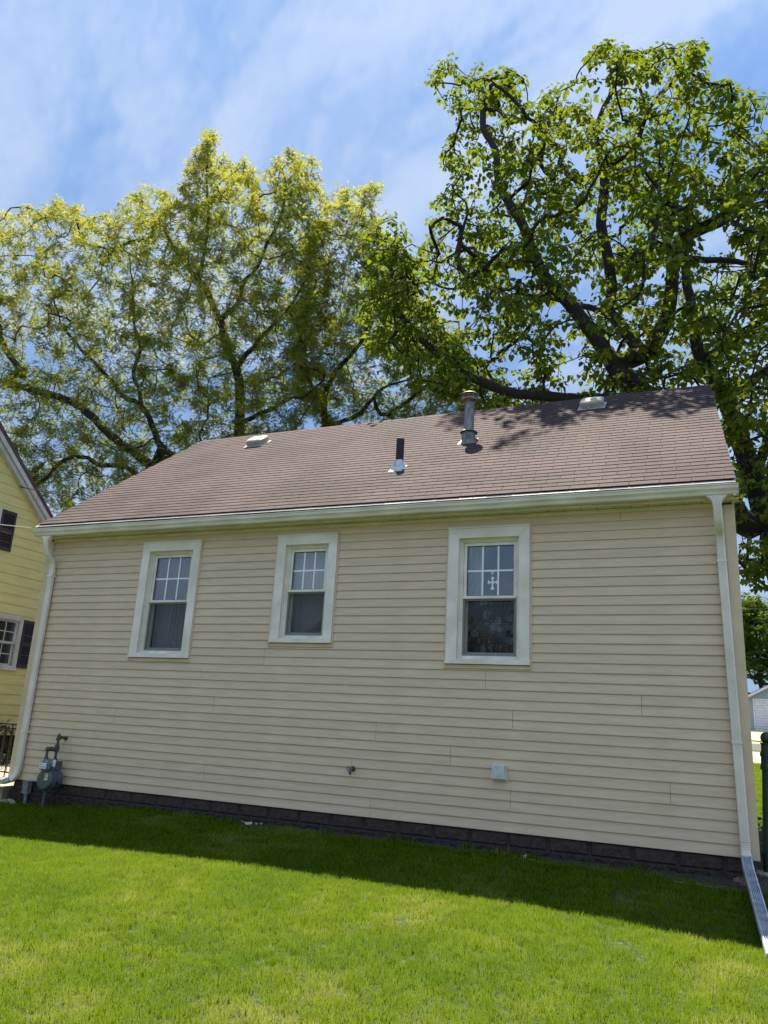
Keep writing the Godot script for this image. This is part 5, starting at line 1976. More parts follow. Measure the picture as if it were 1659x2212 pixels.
# ---------------------------------------------------------------- trees
class Grown:
	var pos := PackedVector3Array()
	var par := PackedInt32Array()
	var low := PackedFloat32Array()          # least radius
	var cells := {}
	var tips := PackedInt32Array()
	var r := RandomNumberGenerator.new()

	func add(p: Vector3, parent: int, rad: float) -> int:
		pos.append(p)
		par.append(parent)
		low.append(rad)
		var k := Vector3i(p.floor())
		if not cells.has(k):
			cells[k] = PackedInt32Array()
		cells[k].append(pos.size() - 1)
		return pos.size() - 1

	func nearest(p: Vector3, reach: float) -> int:
		var best := -1
		var bd := reach * reach
		var k := Vector3i(p.floor())
		var n := int(ceil(reach))
		for ring in n + 1:
			if best >= 0 and bd < (ring - 1.0) * (ring - 1.0) and ring > 1:
				break
			for x in range(-ring, ring + 1):
				for y in range(-ring, ring + 1):
					for z in range(-ring, ring + 1):
						if maxi(absi(x), maxi(absi(y), absi(z))) != ring:
							continue
						var c = cells.get(k + Vector3i(x, y, z))
						if c == null:
							continue
						for i in c:
							var d := p.distance_squared_to(pos[i])
							if d < bd:
								bd = d
								best = i
		return best

	# a limb through points, resampled; it leaves the nearest node there is
	func limb(pts: Array, r0: float, r1: float, wob := 0.05) -> void:
		var c := Curve3D.new()
		c.bake_interval = 0.1
		var from := -1
		if pos.size() > 0:
			from = nearest(pts[0], 12.0)
			c.add_point(pos[from])
		for p in pts:
			c.add_point(p)
		for k in range(1, c.point_count - 1):
			var h := (c.get_point_position(k + 1) - c.get_point_position(k - 1)) * 0.16
			c.set_point_in(k, -h)
			c.set_point_out(k, h)
		var length := c.get_baked_length()
		var n := maxi(2, int(length / 0.32))
		var last := from
		for k in n + 1:
			if k == 0 and from >= 0:
				continue
			var t := float(k) / n
			var p := c.sample_baked(length * t, true)
			p += Vector3(r.randf_range(-1, 1), r.randf_range(-1, 1), r.randf_range(-1, 1)) * wob
			last = add(p, last, lerpf(r0, r1, t))

	func reach_for(goals: Array, tip: float, steps: Array, curl := 0.35) -> Array:
		var ends := []
		var left := goals
		for reach in steps:
			var still := []
			for g in left:
				var p: Vector3 = g[0]
				var k := nearest(p, reach)
				if k < 0:
					still.append(g)
					continue
				var a := pos[k]
				var l := a.distance_to(p)
				var dir := (a - pos[par[k]]).normalized() if par[k] >= 0 else Vector3.UP
				var ctrl := a + (dir * curl + Vector3(0, 0.12, 0)) * l + Vector3(r.randf_range(-1, 1), r.randf_range(-1, 1), r.randf_range(-1, 1)) * l * 0.22
				var n := maxi(1, int(ceil(l / 0.30)))
				var last := k
				for s in n:
					var t := float(s + 1) / n
					var q := a.lerp(ctrl, t).lerp(ctrl.lerp(p, t), t)
					if s < n - 1:
						q += Vector3(r.randf_range(-1, 1), r.randf_range(-1, 1), r.randf_range(-1, 1)) * 0.035
					last = add(q, last, tip)
				ends.append([p, last, g[1]])
			left = still
		return ends

	func shapes(tip: float, cut: float, power := 0.5) -> Array:
		var n := pos.size()
		var cnt := PackedFloat32Array()
		cnt.resize(n)
		var kids := []
		kids.resize(n)
		for k in n:
			kids[k] = []
		for k in range(n - 1, -1, -1):
			if cnt[k] == 0.0:
				cnt[k] = 1.0
			if par[k] >= 0:
				cnt[par[k]] += cnt[k]
				kids[par[k]].append(k)
		var rad := PackedFloat32Array()
		rad.resize(n)
		for k in n:
			rad[k] = maxf(low[k], tip * pow(cnt[k], power))
			if par[k] >= 0:
				rad[k] = minf(rad[k], rad[par[k]])
		var thick := MB.new()
		var thin := MB.new()
		var starts := []
		for k in n:
			if par[k] < 0:
				starts.append([k, -1])
		while starts.size() > 0:
			var s: Array = starts.pop_back()
			var pts := []
			var rr := []
			if s[1] >= 0:
				pts.append(pos[s[1]])
				rr.append(minf(rad[s[1]], rad[s[0]] * 1.25))
			var k: int = s[0]
			while k >= 0:
				pts.append(pos[k])
				rr.append(rad[k])
				var best := -1
				for c in kids[k]:
					if best < 0 or rad[c] > rad[best] or (rad[c] == rad[best] and cnt[c] > cnt[best]):
						best = c
				for c in kids[k]:
					if c != best:
						starts.append([c, k])
				k = best
			if pts.size() < 2:
				continue
			var big: float = rr[0]
			if big > cut:
				thick.tube(pts, rr, 10 if big > 0.08 else 7)
			else:
				thin.tube(pts, rr, 4, false)
		return [thick, thin]

func inside(poly: PackedVector2Array, p: Vector2) -> float:      # distance to the border, negative outside
	var d := 1e9
	var n := poly.size()
	for k in n:
		var q := Geometry2D.get_closest_point_to_segment(p, poly[k], poly[(k + 1) % n])
		d = minf(d, q.distance_to(p))
	return d if Geometry2D.is_point_in_polygon(p, poly) else -d

# points spread through a crown whose outline is given as pixels at depth zc, and whose depth swells to +-deep
func crown_points(outline: Array, zc: float, deep: float, swell: float, count: int, seed_: int, gap_freq: float, gap: float, near_scale := 1.0) -> Array:
	var poly := PackedVector2Array()
	for k in range(0, outline.size(), 2):
		poly.append(Vector2(outline[k], outline[k + 1]))
	var lo := poly[0]
	var hi := poly[0]
	for q in poly:
		lo = lo.min(q)
		hi = hi.max(q)
	var r := RandomNumberGenerator.new()
	r.seed = seed_
	var f := FastNoiseLite.new()
	f.seed = seed_
	f.frequency = gap_freq
	f.fractal_octaves = 2
	var out := []
	var tries := 0
	while out.size() < count and tries < count * 12:
		tries += 1
		var p := Vector2(r.randf_range(lo.x, hi.x), r.randf_range(lo.y, hi.y))
		var d := inside(poly, p)
		if d < 0.0:
			continue
		var t := clampf(d / swell, 0.0, 1.0)
		var half := deep * sqrt(1.0 - (1.0 - t) * (1.0 - t)) + 0.25
		var o := r.randf_range(-1.0, 1.0)
		if o > 0.0:
			o *= near_scale
		var q := px(p.x, p.y, zc + o * half)
		if f.get_noise_3dv(q) < gap:
			continue
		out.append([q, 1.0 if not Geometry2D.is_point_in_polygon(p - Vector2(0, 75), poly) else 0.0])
	return out

func catalpa_leaf() -> ArrayMesh:
	var mb := MB.new()
	var side := [Vector2(0.0, 0.0), Vector2(0.22, -0.07), Vector2(0.40, 0.08), Vector2(0.43, 0.30), Vector2(0.34, 0.55), Vector2(0.18, 0.80), Vector2(0.0, 1.0)]
	var rib := [0.0, 0.10, 0.22, 0.36, 0.56, 0.80, 1.0]
	var z := func(x: float, y: float) -> float: return 0.16 * absf(x) - 0.22 * y * y + 0.03 * sin(y * 9.0) * absf(x) * 2.0
	for s in [1.0, -1.0]:
		for k in 6:
			var a: Vector2 = side[k]
			var b: Vector2 = side[k + 1]
			var p := [Vector3(0, rib[k], z.call(0.0, rib[k])), Vector3(a.x * s, a.y, z.call(a.x, a.y)), Vector3(b.x * s, b.y, z.call(b.x, b.y)), Vector3(0, rib[k + 1], z.call(0.0, rib[k + 1]))]
			if s > 0:
				mb.quad(p[0], p[1], p[2], p[3])
			else:
				mb.quad(p[3], p[2], p[1], p[0])
	mb.tint = Color(0.8, 0.7, 0.6)
	mb.quad(Vector3(-0.012, -0.55, 0.10), Vector3(0.012, -0.55, 0.10), Vector3(0.012, 0.0, 0), Vector3(-0.012, 0.0, 0))
	return mb.mesh()

func maple_leaf() -> ArrayMesh:
	var mb := MB.new()
	for k in 5:
		var a := PI / 2 + (k - 2) * 0.62
		var l: float = [0.55, 0.85, 1.0, 0.85, 0.55][k]
		var d := Vector3(cos(a), sin(a), 0)
		var x := Vector3(-sin(a), cos(a), 0) * 0.17
		mb.quad(Vector3.ZERO, d * l * 0.45 - x, d * l - Vector3(0, 0, 0.12), d * l * 0.45 + x)
	return mb.mesh()

func frond() -> ArrayMesh:
	var mb := MB.new()
	var n := 10
	var at := func(t: float) -> Vector3: return Vector3(0.0, t * 0.95, 0.10 * t - 0.36 * t * t)
	for k in n:
		var t := 0.16 + 0.84 * (k + 0.5) / n
		var c: Vector3 = at.call(t)
		var len_ := 0.19 * (1.0 - 0.45 * absf(t - 0.5))
		for s in [1.0, -1.0]:
			var d := Vector3(s * 0.86, 0.45, 0.06 * sin(k * 2.1 + s)).normalized() * len_
			var w := Vector3(-0.45 * s, 0.86, 0.0) * 0.046
			mb.quad(c, c + d * 0.5 - w, c + d, c + d * 0.5 + w)
	mb.tint = Color(0.8, 0.6, 0.5)
	mb.quad(Vector3(-0.006, -0.03, 0), Vector3(0.006, -0.03, 0), at.call(0.5) + Vector3(0.005, 0, 0), at.call(0.5) - Vector3(0.005, 0, 0))
	mb.quad(at.call(0.5) - Vector3(0.005, 0, 0), at.call(0.5) + Vector3(0.005, 0, 0), at.call(1.0) + Vector3(0.003, 0, 0), at.call(1.0) - Vector3(0.003, 0, 0))
	return mb.mesh()

func leaf_basis(along: Vector3, up: Vector3, size: float) -> Basis:
	var y := along.normalized()
	var x := y.cross(up)
	if x.length_squared() < 1e-4:
		x = y.cross(Vector3.RIGHT)
	x = x.normalized()
	return Basis(x, y, x.cross(y)).scaled_local(Vector3(size, size, size))

func pts3(a: Array) -> Array:
	var o := []
	for k in range(0, a.size(), 3):
		o.append(px(a[k], a[k + 1], a[k + 2]))
	return o

func make_catalpa() -> void:
	var base := Vector3(10.75, gh(10.75, -9.2), -9.2)
	var t := Grown.new()
	t.r.seed = 8
	t.limb([base + Vector3(0.1, -0.1, 0), base + Vector3(0.05, 1.2, 0), px(1690, 1235, -9.0), px(1645, 1085, -9.0), px(1612, 985, -9.0), px(1578, 890, -9.1), px(1545, 825, -9.2), px(1516, 775, -9.3), px(1498, 702, -9.5), px(1485, 608, -9.7), px(1480, 520, -9.8), px(1500, 400, -10.0)], 0.36, 0.05, 0.03)
	# second stem, forking low, hidden by the roof
	t.limb([px(1600, 1130, -8.9), px(1530, 1010, -8.4), px(1470, 930, -8.0), px(1425, 868, -7.8)], 0.30, 0.24, 0.02)
	t.limb(pts3([1369, 840, -7.7, 1320, 777, -7.6, 1266, 702, -7.5, 1231, 657, -7.4, 1186, 612, -7.3, 1159, 563, -7.2, 1141, 523, -7.2, 1128, 483, -7.1, 1097, 438, -7.1, 1074, 384, -7.2, 1070, 326, -7.3, 1048, 286, -7.4, 1043, 250, -7.5, 1048, 200, -7.6]), 0.20, 0.035, 0.02)
	t.limb(pts3([1115, 570, -7.0, 1070, 572, -6.8, 1012, 597, -6.6, 989, 568, -6.6, 992, 523, -6.7, 1012, 456, -6.8]), 0.10, 0.03, 0.02)
	t.limb(pts3([1382, 764, -8.2, 1347, 715, -8.5, 1320, 679, -8.7, 1289, 668, -8.9, 1240, 655, -9.2, 1180, 640, -9.6]), 0.13, 0.05, 0.02)
	t.limb(pts3([1409, 755, -7.6, 1436, 697, -7.4, 1449, 648, -7.3, 1454, 590, -7.2, 1463, 559, -7.2, 1472, 527, -7.2, 1512, 496, -7.3, 1566, 478, -7.4, 1606, 447, -7.5, 1659, 393, -7.6, 1730, 330, -7.7]), 0.19, 0.04, 0.02)
	t.limb(pts3([1441, 536, -7.0, 1436, 510, -6.9, 1454, 487, -6.8, 1432, 456, -6.7, 1420, 400, -6.6]), 0.09, 0.03, 0.02)
	t.limb(pts3([1512, 563, -7.4, 1566, 563, -7.6, 1615, 568, -7.8, 1655, 590, -8.0, 1720, 600, -8.2]), 0.08, 0.04, 0.02)
	t.limb(pts3([1320, 640, -8.6, 1320, 612, -8.5, 1311, 545, -8.4, 1298, 487, -8.3, 1303, 430, -8.2, 1307, 393, -8.2, 1293, 331, -8.2, 1289, 277, -8.2, 1298, 242, -8.3, 1315, 210, -8.4, 1345, 150, -8.5]), 0.12, 0.03, 0.02)
	t.limb(pts3([1347, 340, -8.0, 1374, 313, -7.9, 1391, 264, -7.8, 1409, 224, -7.8, 1445, 188, -7.8, 1476, 161, -7.8, 1499, 139, -7.8]), 0.07, 0.02, 0.02)
	t.limb(pts3([1257, 389, -8.4, 1226, 376, -8.6, 1211, 358, -8.7, 1211, 322, -8.8, 1186, 304, -8.9, 1181, 268, -9.0, 1199, 233, -9.1]), 0.065, 0.02, 0.02)
	t.limb(pts3([1561, 751, -9.0, 1606, 715, -8.8, 1659, 688, -8.6, 1740, 640, -8.4]), 0.12, 0.05, 0.02)
	t.limb(pts3([1590, 845, -9.2, 1619, 827, -9.4, 1659, 795, -9.6, 1750, 720, -9.9]), 0.15, 0.05, 0.02)
	t.limb(pts3([1380, 860, -7.4, 1250, 860, -7.0, 1120, 850, -6.6, 1021, 818, -6.4, 989, 800, -6.3, 954, 769, -6.2, 918, 742, -6.1, 896, 713, -6.1, 865, 680, -6.1, 850, 610, -6.1, 838, 540, -6.1]), 0.12, 0.03, 0.02)
	t.limb(pts3([1640, 1000, -8.7, 1680, 900, -8.2, 1740, 800, -8.0, 1800, 700, -8.0]), 0.12, 0.04, 0.03)
	var main := [935, 150, 965, 112, 1022, 106, 1050, 118, 1066, 165, 1090, 150, 1135, 170, 1155, 215, 1195, 160, 1225, 165, 1258, 158, 1275, 110, 1308, 85, 1332, 80, 1352, 110, 1400, 118, 1424, 98, 1460, 104, 1500, 92, 1540, 98, 1536, 125, 1515, 150, 1560, 172, 1596, 195, 1640, 195, 1720, 235, 1840, 340, 1900, 560, 1900, 850, 1800, 1000, 1700, 1010, 1640, 960, 1575, 1010, 1556, 900, 1540, 870, 1400, 890, 1200, 905, 1040, 905, 1000, 860, 1010, 745, 960, 700, 918, 640, 905, 560, 898, 490, 945, 440, 962, 370, 948, 325, 978, 260, 962, 220, 930, 180]
	var goals := crown_points(main, -8.2, 3.3, 230.0, 3150, 21, 0.55, 0.03)
	goals.append_array(crown_points([786, 500, 845, 462, 872, 500, 905, 560, 925, 640, 960, 720, 1010, 760, 1010, 880, 900, 840, 800, 770, 765, 700, 800, 600], -6.2, 1.2, 90.0, 330, 22, 0.5, -0.2))
	# low hanging sprays in front of the trunk at the right
	goals.append_array(crown_points([1566, 905, 1600, 940, 1700, 990, 1720, 1240, 1659, 1262, 1618, 1300, 1596, 1250, 1592, 1100], -8.0, 1.2, 60.0, 120, 23, 0.6, -0.25))
	var ends := t.reach_for(goals, 0.006, [0.8, 1.6, 2.4, 3.6, 5.5])
	var sh := t.shapes(0.0088, 0.035, 0.47)
	var o := thing("catalpa_tree", base, "tall broad-leaved tree with dark crooked limbs behind the right end of the roof", "tree")
	part(o, "trunk", sh[0], M.bark)
	part(o, "branches", sh[1], M.bark_dark)
	var r := RandomNumberGenerator.new()
	r.seed = 33
	var lm := catalpa_leaf()
	var all := []
	for e in ends:
		var p: Vector3 = e[0]
		var q := t.pos[t.par[e[1]]]
		var dir := (p - q).normalized()
		var n := r.randi_range(6, 11)
		var turn := r.randf() * TAU
		for k in n:
			var a := turn + k * 2.4
			var out := Vector3(cos(a), 0, sin(a))
			var s := r.randf_range(0.075, 0.155)
			var back := r.randf_range(0.0, 0.30)
			var at := p.lerp(q, back) + out * r.randf_range(0.06, 0.16) + Vector3(0, r.randf_range(-0.03, 0.08), 0)
			var along := out * r.randf_range(0.5, 1.0) + dir * 0.2 + Vector3(0, r.randf_range(-1.1, 0.05), 0)
			var up := Vector3(r.randf_range(-0.5, 0.5), 1.0, r.randf_range(-0.5, 0.5)) + out * 0.3
			var xf := Transform3D(leaf_basis(along, up, s), at)
			all.append([xf, leaf_green.lerp(leaf_pale, r.randf()), at.y])
	all.sort_custom(func(a, b): return a[2] < b[2])
	leaves(o, lm, M.leaf, all, 300, "leaf")

const leaf_green := Color(0.110, 0.160, 0.028)
const leaf_pale := Color(0.205, 0.250, 0.046)

# the 300 lowest leaves, which show largest, as parts; the rest as one
func leaves(o: Node3D, lm: Mesh, m: StandardMaterial3D, all: Array, singles: int, called: String) -> void:
	var mm := m.duplicate() as StandardMaterial3D
	mm.albedo_color = leaf_green.lerp(leaf_pale, 0.5).linear_to_srgb()
	var xfs := []
	var cols := []
	var n := 0
	for e in all:
		if n < singles:
			piece(o, called, lm, mm, e[0])
			n += 1
		else:
			xfs.append(e[0])
			cols.append(e[1])
	copies(o, "crown", lm, m, xfs, cols)

func make_locusts() -> void:
	var fr := frond()
	var specs := [
		{
			"base": Vector3(-8.6, 0, -12.0), "seed": 51, "count": 4900, "z": -12.0, "deep": 2.8, "gold": 11.0, "label": "feathery green and gold tree spreading behind the left end of the roof",
			"limbs": [
				[[], 0.34, 0.22],
				[[371, 992, -11.4, 343, 956, -11.3, 326, 912, -11.2, 304, 873, -11.1, 266, 857, -11.0, 238, 818, -10.9, 190, 770, -10.8, 130, 700, -10.6], 0.15, 0.03],
				[[302, 860, -11.0, 299, 834, -10.9, 288, 812, -10.9, 302, 757, -10.9, 293, 713, -10.9, 288, 646, -11.0, 280, 560, -11.2], 0.08, 0.02],
				[[332, 1006, -11.6, 288, 978, -11.6, 238, 940, -11.5, 205, 906, -11.5, 166, 873, -11.5, 100, 850, -11.4, 20, 830, -11.4], 0.11, 0.03],
				[[304, 1028, -11.5, 266, 1006, -11.4, 221, 1006, -11.2, 188, 989, -11.1, 149, 989, -11.0, 111, 1017, -10.9], 0.08, 0.02],
				[[517, 934, -12.2, 520, 868, -12.2, 512, 801, -12.2, 492, 762, -12.2, 479, 707, -12.3, 459, 657, -12.3, 448, 630, -12.3, 410, 580, -12.4, 382, 547, -12.5, 350, 480, -12.6], 0.20, 0.03],
				[[531, 768, -12.0, 564, 729, -11.8, 603, 690, -11.6, 631, 657, -11.5, 660, 600, -11.4], 0.10, 0.025],
				[[515, 652, -12.0, 526, 613, -11.9, 559, 574, -11.8, 575, 530, -11.7, 598, 491, -11.6, 620, 420, -11.6], 0.10, 0.02],
				[[570, 890, -11.9, 625, 862, -11.6, 653, 857, -11.5, 700, 820, -11.4], 0.09, 0.03],
				[[440, 560, -12.2, 450, 470, -12.2, 446, 380, -12.2, 450, 310, -12.2], 0.05, 0.012],
			],
			"crown": [-260, 520, -160, 470, -60, 455, 10, 452, 62, 438, 75, 460, 125, 428, 165, 445, 190, 475, 228, 462, 262, 440, 318, 398, 345, 410, 385, 425, 398, 360, 425, 325, 438, 284, 462, 282, 474, 300, 466, 345, 500, 330, 545, 358, 560, 395, 610, 322, 640, 325, 686, 352, 684, 395, 706, 430, 735, 400, 700, 520, 720, 600, 700, 760, 690, 860, 640, 950, 520, 960, 420, 1000, 330, 1050, 230, 1090, 120, 1110, 60, 1040, 0, 990, -120, 980, -260, 900],
		},
		{
			"base": Vector3(-3.2, 0, -13.5), "seed": 52, "count": 1250, "z": -13.5, "deep": 2.0, "gold": 15.0, "label": "smaller feathery green tree behind the middle of the roof",
			"limbs": [
				[[], 0.26, 0.18],
				[[703, 923, -13.4, 700, 868, -13.3, 719, 812, -13.2, 758, 768, -13.1, 786, 729, -13.0, 797, 690, -13.0, 800, 600, -13.0], 0.13, 0.03],
				[[719, 917, -13.2, 775, 895, -13.0, 819, 845, -12.8, 880, 820, -12.7], 0.09, 0.03],
				[[697, 868, -13.5, 660, 800, -13.7, 650, 700, -13.9, 690, 600, -14.0], 0.09, 0.02],
				[[830, 900, -13.0, 900, 850, -12.8, 950, 800, -12.8, 990, 740, -12.9], 0.07, 0.02],
			],
			"crown": [640, 900, 620, 700, 650, 560, 690, 470, 735, 402, 760, 420, 790, 400, 826, 398, 806, 460, 850, 540, 900, 640, 960, 690, 1010, 720, 1030, 860, 1000, 905, 860, 925, 720, 935],
		},
	]
	for s in specs:
		var t := Grown.new()
		t.r.seed = s.seed
		var base: Vector3 = s.base
		base.y = gh(base.x, base.z)
		var first := true
		for l in s.limbs:
			if first:
				var start: Array = s.limbs[1][0]
				var to := px(start[0], start[1], s.z)
				var big: Array = s.limbs[5][0] if s.limbs.size() > 6 else start
				var mid := px(big[0], big[1] + 70.0, s.z)
				t.limb([base, base + Vector3(0.1, 2.4, 0.05), base.lerp(mid, 0.6) + Vector3(0, 0.6, 0), mid], l[1], l[2], 0.03)
				first = false
			else:
				t.limb(pts3(l[0]), l[1], l[2], 0.03)
		var goals := crown_points(s.crown, s.z, s.deep, 200.0, s.count, s.seed, 0.42, -0.5)
		var ends := t.reach_for(goals, 0.005, [0.9, 1.8, 2.8, 4.2, 7.0], 0.5)
		var sh := t.shapes(0.0052, 0.03)
		var o := thing("honeylocust_tree", base, s.label, "tree")
		part(o, "trunk", sh[0], M.bark)
		part(o, "branches", sh[1], M.bark_dark)
		var r := RandomNumberGenerator.new()
		r.seed = s.seed + 5
		var xfs := []
		var cols := []
		for e in ends:
			var p: Vector3 = e[0]
			var q := t.pos[t.par[e[1]]]
			var dir := (p - q).normalized()
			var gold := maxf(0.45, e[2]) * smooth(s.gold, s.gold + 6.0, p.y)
			var n := r.randi_range(18, 25)
			for k in n:
				var a := r.randf() * TAU
				var out := Vector3(cos(a), r.randf_range(-0.2, 0.5), sin(a))
				var back := r.randf() * 1.5
				var at := p.lerp(q, back) + Vector3(r.randf_range(-1, 1), r.randf_range(-1, 1), r.randf_range(-1, 1)) * 0.15
				var along := out + dir * 0.7 + Vector3(0, -0.15, 0)
				var up := Vector3(r.randf_range(-0.6, 0.6), 1.0, r.randf_range(-0.6, 0.6))
				xfs.append(Transform3D(leaf_basis(along, up, r.randf_range(0.15, 0.255)), at))
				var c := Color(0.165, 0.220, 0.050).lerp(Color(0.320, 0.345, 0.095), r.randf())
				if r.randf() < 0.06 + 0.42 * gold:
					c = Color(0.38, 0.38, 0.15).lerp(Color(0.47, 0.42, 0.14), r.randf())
				cols.append(c)
		copies(o, "crown", fr, M.frond, xfs, cols)

# a tree that stands free: trunk, limbs, rounded crown made of several lobes
func free_tree(called: String, label: String, group: String, base: Vector3, height: float, radius: float, count: int, per: int, leaf: Mesh, size: float, seed_: int, dark: Color, light: Color) -> void:
	var t := Grown.new()
	var r := RandomNumberGenerator.new()
	r.seed = seed_
	t.r.seed = seed_ + 1
	var top := base + Vector3(r.randf_range(-0.4, 0.4), height * 0.8, r.randf_range(-0.4, 0.4))
	t.limb([base, base.lerp(top, 0.3) + Vector3(r.randf_range(-0.3, 0.3), 0, 0), base.lerp(top, 0.6), top], height * 0.022, 0.03, 0.05)
	for k in 7:
		var a := k * 2.4 + r.randf()
		var h := r.randf_range(0.22, 0.55)
		var p := base.lerp(top, h)
		t.limb([p + Vector3(cos(a), 0.6, sin(a)) * radius * 0.3, p + Vector3(cos(a), 0.8, sin(a)) * radius * 0.7], height * 0.010, 0.03, 0.06)
	var lobes := []
	for k in 11:
		var a := k * 2.4
		var h := r.randf_range(0.36, 0.86)
		lobes.append([base + Vector3(cos(a) * radius * 0.58 * (1.15 - h * 0.6), height * h, sin(a) * radius * 0.58 * (1.15 - h * 0.6)), radius * r.randf_range(0.34, 0.52)])
	lobes.append([base + Vector3(0, height * 0.88, 0), radius * 0.38])
	var goals := []
	while goals.size() < count:
		var l: Array = lobes[r.randi_range(0, lobes.size() - 1)]
		var d: Vector3 = Vector3(r.randfn(), r.randfn(), r.randfn()).normalized() * float(l[1]) * pow(r.randf(), 0.4)
		goals.append([l[0] + d, 0.5])
	var ends := t.reach_for(goals, 0.008, [1.2, 2.4, 4.0, 7.0])
	var sh := t.shapes(0.009, 0.04)
	var o := thing(called, base, label, "tree", group)
	part(o, "trunk", sh[0], M.bark)
	part(o, "branches", sh[1], M.bark_dark)
	var xfs := []
	var cols := []
	for e in ends:
		for k in per:
			var out := Vector3(r.randfn(), r.randfn() * 0.5, r.randfn()).normalized()
			var at: Vector3 = e[0] + out * r.randf_range(0.05, 0.45)
			xfs.append(Transform3D(leaf_basis(out + Vector3(0, -0.4, 0), Vector3(r.randf_range(-0.6, 0.6), 1, r.randf_range(-0.6, 0.6)), size * r.randf_range(0.7, 1.3)), at))
			cols.append(dark.lerp(light, r.randf()))
	copies(o, "crown", leaf, M.leaf, xfs, cols)

func make_far_trees() -> void:
	var ml := maple_leaf()
	var g := "trees beyond the garage"
	free_tree("maple_tree", "leafy green tree rising behind the garage roof, its trunk beside the gable", g, Vector3(12.6, gh(12.6, -63), -63.0), 11.0, 4.2, 420, 22, ml, 0.26, 61, Color(0.07, 0.13, 0.02), Color(0.17, 0.23, 0.04))
	free_tree("maple_tree", "leafy green tree behind the garage, taller and farther than its neighbour", g, Vector3(10.0, gh(10, -74), -74.0), 14.5, 5.0, 420, 22, ml, 0.30, 62, Color(0.08, 0.14, 0.025), Color(0.18, 0.24, 0.05))
	free_tree("maple_tree", "leafy green tree behind the right half of the garage", g, Vector3(17.5, gh(17, -68), -68.0), 12.5, 5.0, 420, 20, ml, 0.28, 63, Color(0.07, 0.13, 0.02), Color(0.16, 0.22, 0.04))
	# low growth seen under the feathery trees at the left
	free_tree("maple_tree", "low leafy tree far behind the yellow house's roof", "", Vector3(-13.0, gh(-13, -24), -24.0), 9.5, 4.6, 360, 22, ml, 0.22, 64, Color(0.07, 0.13, 0.02), Color(0.15, 0.21, 0.04))

func make_across_trees() -> void:
	var ml := maple_leaf()
	free_tree("maple_tree", "round leafy tree rising between the two bungalows across the lawn", "", Vector3(1.2, gh(1, 38), 38.0), 11.5, 4.2, 300, 16, ml, 0.34, 65, Color(0.05, 0.10, 0.018), Color(0.12, 0.17, 0.03))

func blade_clump(called: String, label: String, group: String, at: Vector3, blades: int, length: float, seed_: int, col: Color) -> void:
	var r := RandomNumberGenerator.new()
	r.seed = seed_
	var mb := MB.new()
	for k in blades:
		var a := r.randf() * TAU
		var d := Vector3(cos(a), 0, sin(a))
		var s := Vector3(-sin(a), 0, cos(a)) * r.randf_range(0.004, 0.008)
		var l := length * r.randf_range(0.6, 1.1)
		var sp := r.randf_range(0.3, 1.0)
		var g := r.randf_range(0.7, 1.3)
		mb.tint = Color(col.r * g, col.g * g, col.b * g)
		var last := at + d * 0.03
		var w := 1.0
		for q in 6:
			var t := (q + 1) / 6.0
			var nx := at + d * (0.03 + l * sp * 0.75 * t) + Vector3(0, l * (1.5 * t - 1.05 * t * t * (0.6 + sp * 0.6)), 0)
			var w2 := 1.0 - t * 0.95
			mb.quad(last - s * w, last + s * w, nx + s * w2, nx - s * w2)
			last = nx
			w = w2
	single(called, mb, M.leaf, at, label, "plant", group)

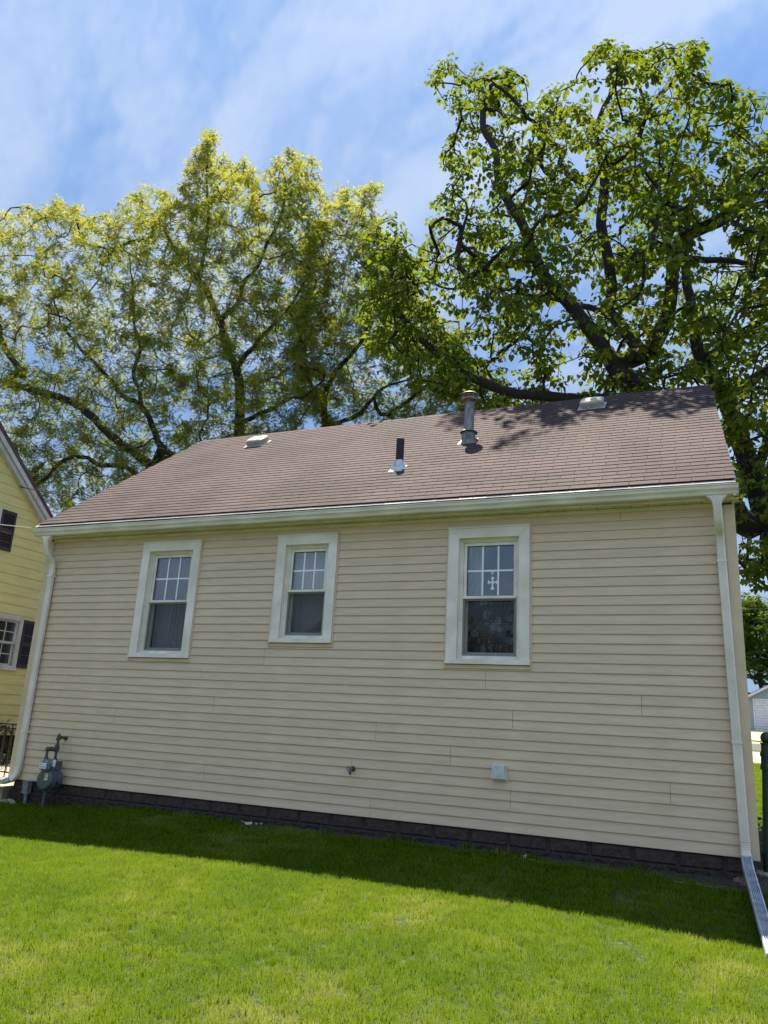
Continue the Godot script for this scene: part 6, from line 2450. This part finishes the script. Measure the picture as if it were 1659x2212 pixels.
func bush(label: String, at: Vector3, size: Vector3, n: int, seed_: int, leaf: Mesh, ls: float, a: Color, b: Color) -> void:
	var r := RandomNumberGenerator.new()
	r.seed = seed_
	var t := Grown.new()
	t.r.seed = seed_
	t.limb([at, at + Vector3(0, size.y * 0.4, 0)], 0.03, 0.02, 0.01)
	var goals := []
	for k in n:
		var d := Vector3(r.randfn(), r.randfn(), r.randfn()).normalized() * pow(r.randf(), 0.35)
		goals.append([at + Vector3(0, size.y * 0.5, 0) + d * size * 0.5, 0.0])
	var ends := t.reach_for(goals, 0.003, [0.6, 1.5, 4.0])
	var sh := t.shapes(0.003, 9.0)
	var o := thing("shrub", at, label, "shrub")
	part(o, "stems", sh[1], M.bark_dark)
	var xfs := []
	var cols := []
	for e in ends:
		for k in 9:
			var out := Vector3(r.randfn(), r.randfn() * 0.6, r.randfn()).normalized()
			xfs.append(Transform3D(leaf_basis(out, Vector3.UP + out * 0.4, ls * r.randf_range(0.7, 1.3)), e[0] + out * r.randf_range(0.02, 0.10)))
			cols.append(a.lerp(b, r.randf()))
	copies(o, "foliage", leaf, M.leaf, xfs, cols)

func make_plants() -> void:
	var c := Color(0.055, 0.105, 0.030)
	var g := "strap-leaved plants in the bed"
	var spots := [[9.42, -1.2, 0.5], [9.55, -2.1, 0.55], [9.45, -3.0, 0.5], [9.75, -1.5, 0.5], [9.62, -3.8, 0.55], [9.85, -2.6, 0.5]]
	for k in spots.size():
		blade_clump("daylily", "clump of arching strap leaves, the %s one behind the green fence post" % ["nearest", "third", "fifth", "second", "farthest", "fourth"][k], g, Vector3(spots[k][0], gh(spots[k][0], spots[k][1]), spots[k][1]), 60, spots[k][2], 70 + k, c)
	var ml := catalpa_leaf()
	bush("low dark leafy shrub in the bed behind the green fence post", Vector3(9.62, gh(9.6, -2.4), -2.4), Vector3(0.7, 0.6, 1.4), 90, 83, ml, 0.05, Color(0.03, 0.06, 0.014), Color(0.07, 0.11, 0.025))
	bush("dark shrub under the yellow house's siding, behind the iron fence", Vector3(-3.3, gh(-3.3, -2.6) + 0.1, -2.7), Vector3(1.2, 0.85, 1.8), 120, 81, ml, 0.055, Color(0.03, 0.06, 0.012), Color(0.07, 0.10, 0.02))
	bush("dark shrub beside the far end of the yellow house, behind the fence", Vector3(-3.3, gh(-3.3, -4.2) + 0.1, -4.3), Vector3(1.3, 0.95, 1.7), 120, 82, ml, 0.055, Color(0.03, 0.06, 0.012), Color(0.07, 0.10, 0.02))

func _ready() -> void:
	rng.seed = 2024
	setup_view()
	make_materials()
	make_ground()
	make_house()
	make_yellow_house()
	make_garage()
	make_fittings()
	make_iron_fence()
	make_green_post(Vector3(9.252, gh(9.252, -0.5), -0.5), -0.062, "dark green ball-topped iron fence post beside the house's right corner")
	make_wires()
	make_catalpa()
	make_locusts()
	make_far_trees()
	make_plants()
	make_across()
	make_across_trees()
